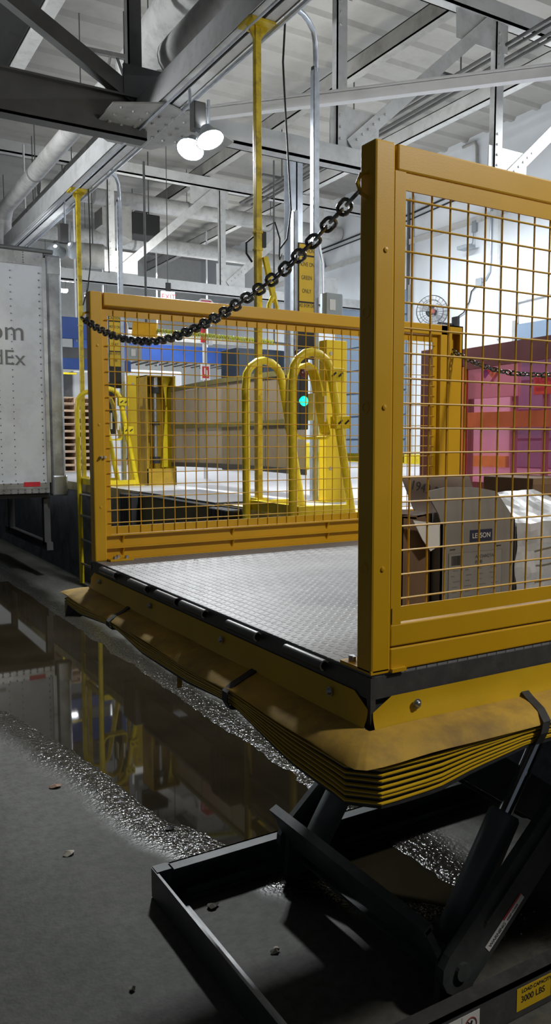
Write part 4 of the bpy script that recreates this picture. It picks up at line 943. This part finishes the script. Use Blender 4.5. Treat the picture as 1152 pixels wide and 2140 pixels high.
MB().cyl((-10, TY-.01, 2.82), (TX+.1, TY-.01, 2.82), .028, 10).build('top_bead', pm('dark_rail', (.16, .17, .18), .4, .6), tr, smooth=True)
MB().box((-10, TY-.014, -.16), (TX-.01, TY+.03, -.03)).build('bottom_rail', SILV, tr)
MB().box((-10, TY-.020, -.10), (TX-.01, TY-.012, -.085)).build('bottom_ledge', SILV, tr)
MB().bbox((TX+.01, TY-.03, -.2), (TX+.20, TY+.12, 2.79), .03).build('corner_post', pm('corner_post_steel', (.34, .36, .38), .32, .7, var=.2, nscale=6, dirt=((.14, .14, .14), .6, 5)), tr)
MB().box((TX-.035, TY-.018, -.03), (TX+.012, TY+.02, 2.74)).build('corner_strip', SILV, tr)
MB().bbox((TX+.03, TY-.036, 2.55), (TX+.19, TY-.02, 2.76), .006).build('top_casting', SILV, tr)
MB().bbox((TX+.02, TY-.045, -.2), (TX+.215, TY+.1, .06), .02).build('bottom_casting', SILV, tr)
MB().box((1.33, TY-.022, -.015-.06), (1.53, TY-.016, -.018)).build('red_reflector', REDP, tr)
MB().box((.4, TY-.003, .03), (1.04, TY, .08)).build('faded_decal', pm('faded_green_decal', (.42, .46, .41), .5), tr)
rv = MB()
for x in (1.08, 1.24):
    z = .0
    while z < 2.6: rv.lathe([(.009, 0), (.006, .005), (0, .006)], (x, TY, z), (0, -1, 0), 5); z += .085
for x in (1.585,):
    z = .0
    while z < 2.62: rv.lathe([(.011, 0), (.007, .006), (0, .007)], (x, TY, z), (0, -1, 0), 5); z += .085
for k in range(40):
    x = 1.60-k*.085; rv.lathe([(.011, 0), (.007, .006), (0, .007)], (x, TY-.014, -.035), (0, -1, 0), 5)
    rv.lathe([(.014, 0), (.009, .006), (0, .007)], (x, TY-.014, -.115), (0, -1, 0), 5); rv.lathe([(.014, 0), (.009, .006), (0, .007)], (x, TY-.014, -.148), (0, -1, 0), 5)
for x in (1.08, 1.11, 1.4):
    for k in range(5): rv.lathe([(.011, 0), (.007, .006), (0, .007)], (x, TY-.012, 2.66+k*.03), (0, -1, 0), 5)
o = rv.build('rivets', INKG, tr); o['kind'] = 'stuff'
text('side_lettering', 'fedex.com', .33, INKG, tr, (1.40, TY-.002, 1.72), (1, 0, 0), (0, 0, 1), 'RIGHT')
text('side_lettering', 'FedEx', .26, INKG, tr, (1.40, TY-.002, 1.42), (1, 0, 0), (0, 0, 1), 'RIGHT')
# underbody: floor frame, bumper, tyres
MB().box((-10, TY+.05, -.22), (TX, TY+2.5, -.12)).build('floor_frame', BLACK, tr)
MB().box((TX-.05, TY+.15, -.85), (TX+.03, TY+.25, -.2)).box((TX-.05, TY+2.2, -.85), (TX+.03, TY+2.3, -.2)).box((TX-.05, TY+.05, -.9), (TX+.03, TY+2.5, -.8)).build('rear_bumper', STEELD, tr)
tyre = [(.25, -.12), (.42, -.13), (.49, -.10), (.51, -.06), (.51, .06), (.49, .10), (.42, .13), (.25, .12)]
for x in (-.1, -1.35):
    for y in (TY+.22, TY+.52, TY+2.0, TY+2.3):
        MB().lathe(tyre, (x, y, ZF+.51), (0, 1, 0), 28).build('tyre', BLACK, tr, smooth=True)
        MB().lathe([(0, .02), (.1, .02), (.12, .06), (.2, .03), (.26, .10), (.26, -.10), (0, -.10)], (x, y, ZF+.51), (0, -1, 0), 20).build('wheel', pm('dirty_wheel', (.12, .12, .12), .5, .5), tr, smooth=True)
    MB().cyl((x, TY+.2, ZF+.51), (x, TY+2.35, ZF+.51), .07, 10).build('axle', STEELD, tr)
MB().box((-2.4, TY+.5, -.5), (1.0, TY+.6, -.2)).box((-2.4, TY+1.95, -.5), (1.0, TY+2.05, -.2)).build('slider_rail', STEELD, tr)
MB().box((.62, TY+.08, ZF+.25), (.64, TY+.72, -.25)).build('mud_flap', BLACK, tr)

# ------------------------------------------------------------------ twin lamp and flood lamps on the beam
HOTL = pm('lamp_face', (1, 1, 1), .5, emit=((.93, .97, 1.0), 140))
def point(par, loc, power, rad=.1, col=(.93, .97, 1.0)):
    l = bpy.data.lights.new('lamp_light', 'SPOT'); l.energy = power; l.color = col; l.shadow_soft_size = rad; l.spot_size = math.radians(165); l.spot_blend = .6
    o = bpy.data.objects.new('lamp_light', l); COL.objects.link(o); o.location = loc; return o
def twin(label, c, heads, power, stem):
    t = thing('twin_dock_lamp', label, 'lamp', c, 'lamps hung from the dock beam'); c = Vector(c)
    MB().tube(stem, .014, 8).build('conduit_stem', GALV, t, smooth=True)
    MB().bbox(c+Vector((-.06, -.05, .10)), c+Vector((.06, .05, .34)), .012).build('driver_box', STEELD, t)
    MB().box(c+Vector((.065, -.07, .02)), c+Vector((.085, -.05, .36))).build('yoke', GALV, t)
    for hd, ax in heads:
        h = c+Vector(hd); a = Vector(ax).normalized()
        MB().lathe([(.02, .14), (.05, .13), (.075, .07), (.125, .02), (.13, 0), (.12, 0), (.115, .012)], h, -a, 20).build('lamp_head', GREYBOX, t, smooth=True)
        MB().lathe([(0, .004), (.06, .004), (.116, -.006)], h, a, 20).build('lamp_lens', HOTL, t, smooth=True)
        lo = point(t, h+a*.05, power, .1); lo.rotation_euler = a.to_track_quat('-Z', 'Y').to_euler()
    return t
twin('twin flood lamp glowing white under the dock beam, centre top', (2.12, 5.30, 3.10), [((-.03, .10, -.03), (-.35, -.3, -.8)), ((.05, -.14, -.01), (.1, -.35, -.8))], 420, [(2.1, 5.42, 3.6), (2.1, 5.42, 3.5), (2.1, 5.36, 3.35), (2.12, 5.32, 3.2)])
twin('dark twin flood lamp above the truck corner, seen edge-on', (2.02, 9.2, 2.95), [((-.06, .12, .0), (.35, .9, -.35)), ((.16, -.02, .02), (.8, .5, -.4))], 80, [(2.06, 9.25, 3.6), (2.06, 9.25, 3.3), (2.03, 9.22, 3.1)])
# linear fixtures far over the dock
for i, (x, y, z) in enumerate(((4.85, 19.0, 4.54), (4.75, 19.5, 4.35), (5.2, 17.6, 3.95))):
    t = thing('linear_lamp', ('highest', 'middle', 'lowest')[i]+' of the three far strip lamps beside the truck corner', 'strip lamp', (x, y, z))
    MB().bbox((x-.3, y-.06, z), (x+.3, y+.06, z+.07), .01).build('housing', WHITE, t)
    MB().bbox((x-.28, y-.045, z-.02), (x+.28, y+.045, z), .006).build('tube', pm('strip_glow', (1, 1, 1), .5, emit=((.95, .98, 1), 70)), t)
    for dx in (-.25, .25): MB().cyl((x+dx, y, z+.07), (x+dx, y, ZC), .006, 5).build('hanger_rod', STEELD, t)

# ------------------------------------------------------------------ things deep in the dock
for k in range(11):
    z = ZD+.118*k; jx = random.uniform(-.02, .02); jy = random.uniform(-.02, .02)
    t = thing('wooden_pallet', 'pale wooden pallet beside the truck, %s of the stack of eleven' % ('bottom', 'second', 'third', 'fourth', 'fifth', 'sixth', 'seventh', 'eighth', 'ninth', 'tenth', 'topmost')[k], 'pallet', (3.3+jx, 12.9+jy, z), 'stacked pallets')
    x0, y0 = 2.75+jx, 12.45+jy
    for i in range(5): MB().box((x0+.0, y0+.2*i, z+.098), (x0+.72, y0+.2*i+.13, z+.116)).build('deck_board', WOOD, t)
    for i in range(3): MB().box((x0+.315*i, y0, z+.018), (x0+.315*i+.09, y0+.93, z+.098)).build('stringer', WOOD, t)
    for i in range(3): MB().box((x0, y0+.40*i, z+.001), (x0+.72, y0+.40*i+.12, z+.018)).build('bottom_board', WOOD, t)
lg = thing('gantry_leg', 'thin yellow frame leg with black bands against the pallets', 'frame', (2.55, 11.4, ZD))
MB().obar((2.52, 11.4, ZD), (2.42, 11.4, 1.25), .06, .03, (1, 0, 0)).build('upright', Y_DOCK, lg)
for z in (.25, .6, .95): MB().box((2.42, 11.35, z), (2.54, 11.37, z+.05)).build('black_band', BLACK, lg)
MB().bbox((2.4, 11.37, 1.55), (2.8, 11.41, 1.58), .004).build('top_bar', Y_DOCK, lg)
MB().box((2.40, 11.38, 1.22), (2.43, 11.41, 1.56)).build('mast', Y_DOCK, lg)
# conveyor line
cv = thing('conveyor', 'blue framed overhead conveyor crossing behind the truck and tan barrier', 'conveyor', (5, 15, 2.5))
MB().bbox((2.2, 13.6, 2.40), (4.5, 13.66, 2.80), .01).build('blue_side_frame', BLUE, cv)
MB().bbox((2.2, 13.9, 2.05), (4.3, 14.3, 2.28), .02).build('dark_trough', STEELD, cv)
MB().bbox((3.0, 13.2, 1.80), (4.4, 13.26, 2.0), .01).build('blue_side_frame', BLUE, cv)
MB().bbox((4.6, 17.6, 2.50), (9.3, 17.66, 2.92), .01).build('blue_side_frame', BLUE, cv)
for x in (2.7, 3.6, 5.4, 6.8, 8.2): MB().cyl((x, 14.0 if x < 4.6 else 17.75, 2.4), (x, 14.0 if x < 4.6 else 17.75, 5.9), .02, 6).build('hanger_rod', WHITE, cv)
for k in range(18): MB().cyl((4.7+.26*k, 17.62, 2.48), (4.7+.26*k, 18.5, 2.48), .03, 6).build('roller', STEELD, cv)
MB().bbox((4.6, 17.55, 3.0), (9.3, 17.6, 3.22), .01).build('upper_tray', STEELG, cv)
# bright wrapped freight under the conveyor
for i, (x, y, w_, h) in enumerate(((4.6, 16.2, 1.2, 2.0), (6.0, 16.4, 1.3, 2.1), (7.5, 16.2, .9, 1.75))):
    t = thing('freight_stack', ('left', 'middle', 'right')[i]+' white shrink-wrapped freight stack seen through the far mesh', 'freight', (x, y, ZD))
    MB().bbox((x-w_/2, y-.5, ZD+.12), (x+w_/2, y+.5, h), .04).build('wrapped_load', WHITE, t)
    MB().box((x-w_/2, y-.5, ZD+.001), (x+w_/2, y+.5, ZD+.12)).build('pallet_base', WOOD, t)
ct = thing('steel_cabinet', 'tall dark blue-grey cabinet behind the tan barrier, right of the red sign', 'cabinet', (6.2, 11.6, ZD))
MB().bbox((5.7, 11.4, ZD), (6.75, 12.0, 2.15), .01).build('cabinet_body', pm('navy_cabinet', (.03, .045, .07), .5), ct)
MB().box((5.75, 11.385, .05), (6.2, 11.4, 2.1)).build('cabinet_door', pm('navy_cabinet_door', (.035, .05, .075), .5), ct)
MB().box((6.25, 11.385, .05), (6.7, 11.4, 2.1)).build('cabinet_door', MATS['navy_cabinet_door'], ct)
clm = thing('steel_column', 'pale blue-grey steel column between cabinet and signal post', 'column', (6.75, 11.0, ZD))
MB().box((6.6, 11.0, ZD), (6.85, 11.03, 5.86)).box((6.6, 11.2, ZD), (6.85, 11.23, 5.86)).box((6.71, 11.0, ZD), (6.74, 11.23, 5.86)).build('column_body', pm('pale_column', (.42, .46, .52), .5), clm)
MB().bbox((6.5, 10.9, ZD), (6.95, 11.33, ZD+.5), .02).build('yellow_guard', Y_DOCK, clm)
# small signs
def hang(t, x, y, z0): MB().cyl((x, y, z0), (x, y, 3.66 if y < 14 else 5.86), .006, 5).build('hanger_rod', STEELD, t)
es = thing('exit_sign', 'lit red EXIT sign hanging above the far guard rail', 'sign', (4.66, 12, 3.03))
MB().bbox((4.54, 12.0, 2.94), (4.80, 12.05, 3.13), .006).build('sign_case', pm('exit_white', (.8, .8, .8), .4, emit=((1, .9, .9), .8)), es)
text('sign_text', 'EXIT', .13, pm('exit_red', (.7, .02, .04), .4, emit=((1, .03, .06), 1.5)), es, (4.67, 11.997, 2.99), (1, 0, 0), (0, 0, 1), 'CENTER')
MB().box((4.63, 12.0, 3.13), (4.72, 12.03, 3.28)).build('mount', BLACK, es); MB().cyl((4.67, 12.02, 3.25), (4.67, 12.02, ZC), .008, 5).build('hanger_rod', STEELD, es)
ss = thing('stop_sign', 'red octagonal stop sign peeking over the far guard rail', 'sign', (3.9, 8.87, 2.36))
oc = [(3.9+.20*math.cos(math.pi/8+k*math.pi/4), 2.27+.20*math.sin(math.pi/8+k*math.pi/4)) for k in range(8)]; oc2 = [(3.9+(x-3.9)*.87, 2.27+(z-2.27)*.87) for x, z in oc]
MB().prism(oc, 'y', 8.87, 8.88).build('white_border', WHITE, ss); MB().prism(oc2, 'y', 8.862, 8.87).build('red_face', REDP, ss)
text('sign_text', 'STOP', .13, WHITE, ss, (3.9, 8.86, 2.225), (1, 0, 0), (0, 0, 1), 'CENTER'); MB().cyl((3.9, 8.9, ZD), (3.9, 8.9, 2.3), .02, 8).build('sign_pole', GALV, ss)
fx = thing('fire_sign', 'small white sign with red pictogram on the steel column beyond the mesh', 'sign', (3.85, 8.8, 1.44))
MB().bbox((3.78, 8.80, 1.33), (3.92, 8.815, 1.55), .003).build('sign_plate', WHITE, fx); MB().box((3.80, 8.795, 1.36), (3.90, 8.80, 1.52)).build('red_field', REDP, fx)
MB().box((3.825, 8.791, 1.41), (3.845, 8.795, 1.50)).box((3.855, 8.791, 1.38), (3.875, 8.795, 1.47)).build('pictogram', WHITE, fx)
MB().box((3.83, 8.815, ZD), (3.87, 8.85, 2.0)).build('sign_post', STEELW, fx); MB().bbox((3.80, 8.80, 1.85), (3.86, 8.85, 2.08), .004).build('red_post_top', REDP, fx)
MB().bbox((3.90, 8.80, 1.82), (3.97, 8.86, 1.95), .01).build('alarm_box', WHITE, fx)
# spiral yellow hose on a boom
hz = thing('coiled_hose', 'long yellow-green coiled hose stretched under the conveyor', 'hose', (2.4, 7.4, 1.75))
hp = []; A, B = Vector((2.50, 7.30, 1.735)), Vector((3.66, 6.60, 1.60)); d = (B-A).normalized(); e1 = d.cross(Vector((0, 0, 1))).normalized(); e2 = e1.cross(d)
for k in range(900):
    a = k*2*math.pi/12; hp.append(A.lerp(B, k/899)+(e1*math.cos(a)+e2*math.sin(a))*.028)
MB().tube(hp, .006, 4).build('coil', pm('hose_yellow', (.50, .52, .06), .45), hz)
MB().cyl(A-d*.3, B+d*.25, .012, 6).build('boom_rod', STEELD, hz)
MB().obar(A-d*.25, A+d*.02, .12, .16).build('motor_head', pm('orange_yellow_head', (.62, .32, .01), .45), hz)
MB().cyl(A-d*.1, A-d*.1+Vector((0, 0, 1.85)), .014, 6).build('hanger_rod', STEELD, hz)
MB().cyl(B, B+Vector((0, 0, 2.0)), .01, 6).build('hanger_rod', STEELD, hz)

# ------------------------------------------------------------------ back wall fittings
def wall_pipe(label, pts, r, mat=STEELW, cat='conduit'):
    o = MB().tube(pts, r, 8).build('wall_conduit', mat, origin=pts[0], smooth=True); return tag(o, label, cat)
fa = thing('wall_fan', 'black caged wall fan on a bracket above the far guard rail end', 'fan', (10.6, 11.75, 3.23))
fc = Vector((10.62, 11.78, 3.23)); fd = Vector((-.55, -.80, -.12)).normalized(); s1 = fd.cross(Vector((0, 0, 1))).normalized(); s2 = s1.cross(fd)
for rr_, off in ((.33, .0), (.33, -.10), (.22, .05), (.11, .07), (.25, -.13)):
    MB().tube([fc+fd*off+(s1*math.cos(k*math.pi/16)+s2*math.sin(k*math.pi/16))*rr_ for k in range(32)], .006, 5, closed=True).build('cage_ring', STEELD, fa)
for k in range(24):
    u = s1*math.cos(k*math.pi/12)+s2*math.sin(k*math.pi/12)
    MB().tube([fc+fd*.075+u*.04, fc+fd*.05+u*.22, fc+u*.33, fc-fd*.10+u*.33, fc-fd*.14+u*.2, fc-fd*.15+u*.06], .0028, 4).build('cage_wire', STEELD, fa)
for k in range(3):
    an = k*2*math.pi/3; u = s1*math.cos(an)+s2*math.sin(an); v = s1*math.cos(an+.9)+s2*math.sin(an+.9)
    MB().add([fc+u*.05-fd*.02, fc+u*.27-fd*.04, fc+(u+v)*.17+fd*.0, fc+v*.10+fd*.02], [(0, 1, 2, 3)]).build('blade', pm('fan_blade', (.35, .36, .37), .4), fa)
MB().lathe([(0, .03), (.05, .02), (.06, 0), (.06, -.04), (0, -.04)], fc+fd*.02, fd, 16).build('hub', pm('fan_hub_red', (.3, .08, .07), .5), fa, smooth=True)
MB().lathe([(0, 0), (.10, 0), (.12, -.06), (.12, -.16), (.08, -.22), (0, -.22)], fc-fd*.06, fd, 16).build('motor', BLACK, fa, smooth=True)
MB().tube([fc-fd*.18, fc-fd*.22+Vector((.05, 0, -.22)), Vector((XW-.1, 11.45, 2.93))], .025, 8).build('bracket_arm', BLACK, fa)
MB().bbox((XW-.05, 11.35, 2.75), (XW-.002, 11.55, 3.1), .01).build('wall_plate', BLACK, fa)
wall_pipe('black cord running from the outlet down to the fan', [(XW-.03, 10.82, 3.66), (XW-.03, 11.0, 3.55), (XW-.03, 11.05, 3.35), (XW-.04, 11.2, 3.15), (XW-.03, 11.4, 3.08)], .012, CABLE, 'cord')
ot = thing('outlet_box', 'small grey outlet box on the white wall, conduit curving into it', 'outlet', (XW, 10.78, 3.69))
MB().bbox((XW-.06, 10.70, 3.62), (XW-.002, 10.86, 3.78), .01).build('box', GREYBOX, ot)
MB().tube([(XW-.03, 10.49, 5.6), (XW-.03, 10.48, 4.1), (XW-.03, 10.5, 3.85), (XW-.03, 10.6, 3.72), (XW-.03, 10.72, 3.70)], .022, 8).build('conduit', GALV, ot, smooth=True)
wall_pipe('tall straight conduit on the white wall right of the outlet', [(XW-.03, 10.25, 2.5), (XW-.03, 10.25, 5.6)], .03)
wall_pipe('dark conduit at the left edge of the near mesh', [(XW-.04, 13.0, 2.8), (XW-.04, 13.0, 5.9)], .035, STEELD)
wall_pipe('white conduit right beside the dark one on the wall', [(XW-.04, 12.85, 2.8), (XW-.04, 12.85, 5.9)], .025)
wall_pipe('upper black cable sloping along the wall behind the near mesh', [(XW-.04, 18, 5.50), (XW-.04, 13.0, 5.56), (XW-.04, 11.7, 5.62), (XW-.04, 10.9, 5.6)], .02, CABLE, 'cable')
wall_pipe('lower black cable sloping along the wall behind the near mesh', [(XW-.04, 18, 5.40), (XW-.04, 13.0, 5.44), (XW-.04, 11.7, 5.5), (XW-.04, 10.9, 5.48)], .016, CABLE, 'cable')
wall_pipe('thin conduit framing the wall at the right edge', [(XW-.03, 9.75, 2.75), (XW-.03, 9.75, 3.15), (XW-.03, 9.0, 3.18), (XW-.03, 7.5, 3.2)], .025)
wl = thing('wall_lamp', 'small grey flood lamp on a hook bracket, high on the white wall', 'lamp', (XW, 10.95, 4.58))
MB().bbox((XW-.06, 10.88, 4.72), (XW-.002, 11.0, 4.95), .01).build('bracket_box', GREYBOX, wl)
MB().tube([(XW-.05, 10.94, 4.72), (XW-.08, 10.94, 4.5), (XW-.2, 10.95, 4.42)], .014, 6).build('hook', GALV, wl, smooth=True)
MB().bbox((XW-.35, 10.80, 4.36), (XW-.12, 11.12, 4.44), .02).build('lamp_case', GREYBOX, wl)
wall_pipe('bent grey pipe dropping down the upper right wall', [(XW-.05, 11.3, 6.5), (XW-.05, 10.95, 6.5), (XW-.05, 10.9, 6.4), (XW-.05, 10.88, 5.9)], .03, STEELG, 'pipe')
# hanging cables beside the posts
wall_cable = [(2.315, 4.14, 3.70), (2.33, 4.2, 3.4), (2.344, 4.2, 3.15), (2.379, 4.2, 2.62), (2.401, 4.2, 2.3), (2.365, 4.2, 2.07), (2.30, 4.2, 1.99)]
tag(MB().tube(wall_cable, .008, 6).build('hanging_cable', CABLE, origin=wall_cable[0], smooth=True), 'thin black cable hanging beside the tall yellow post', 'cable')
c2 = [(2.2, 8.68, 3.62), (2.2, 8.66, 3.2), (2.2, 8.66, 2.7), (2.17, 8.7, 2.4), (2.12, 8.75, 2.2)]
tag(MB().tube(c2, .008, 6).build('hanging_cable', CABLE, origin=c2[0], smooth=True), 'thin black cable hanging beside the post near the truck', 'cable')

# ------------------------------------------------------------------ litter on the floor
def scrap(name, label, c, sz, seed, mat=LEAFM, cat='scrap'):
    rnd = random.Random(seed); c = Vector(c); n = 9; ring_ = []
    for k in range(n):
        a = 2*math.pi*k/n; r_ = sz*rnd.uniform(.55, 1.0); ring_.append(c+Vector((r_*math.cos(a), r_*.8*math.sin(a), rnd.uniform(.002, .012))))
    o = MB(); vs = [c+Vector((0, 0, .016))]+ring_+[c+Vector((0, 0, .001))]+[p+Vector((0, 0, -.003)) for p in ring_]
    o.add(vs, [(0, 1+k, 1+(k+1) % n) for k in range(n)]+[(n+1, n+2+(k+1) % n, n+2+k) for k in range(n)]+[(1+k, n+2+k, n+2+(k+1) % n, 1+(k+1) % n) for k in range(n)])
    return tag(o.build(name, mat, origin=c), label, cat, 'litter on the floor')
scrap('paper_scrap', 'crumpled pale scrap on the dry concrete, nearest to the lift base', (-.095, 1.96, ZF), .035, 1)
scrap('dry_leaf', 'brownish dry leaf on the concrete near the wet edge', (.03, 2.65, ZF), .035, 2, pm('brown_leaf', (.25, .15, .10), .8))
scrap('stone_lump', 'round black lump lying in the wet gleaming edge', (.361, 1.946, ZF), .028, 3, BLACK, 'stone')
scrap('paper_scrap', 'small pale scrap below the yellow load label', (.80, .22, ZF), .035, 4)
scrap('paper_scrap', 'pale scrap lying inside the lift base frame', (.33, .95, ZF), .02, 5)
scrap('dirt_clump', 'dark dirt clump in the far corner of the lift base frame', (.26, 1.30, ZF), .03, 6, pm('dirt', (.1, .09, .075), .9), 'dirt')
scrap('paper_scrap', 'tiny pale scrap left of the base frame, lower left floor', (-.16, 1.02, ZF), .014, 8)
tg = thing('yellow_tag', 'small yellow tag hanging below the left edge of the bellows', 'tag', (-.06, .82, -.2))
MB().box((-.08, .815, -.235), (-.065, .817, -.17)).build('tag_strip', Y_DUSTY, tg)
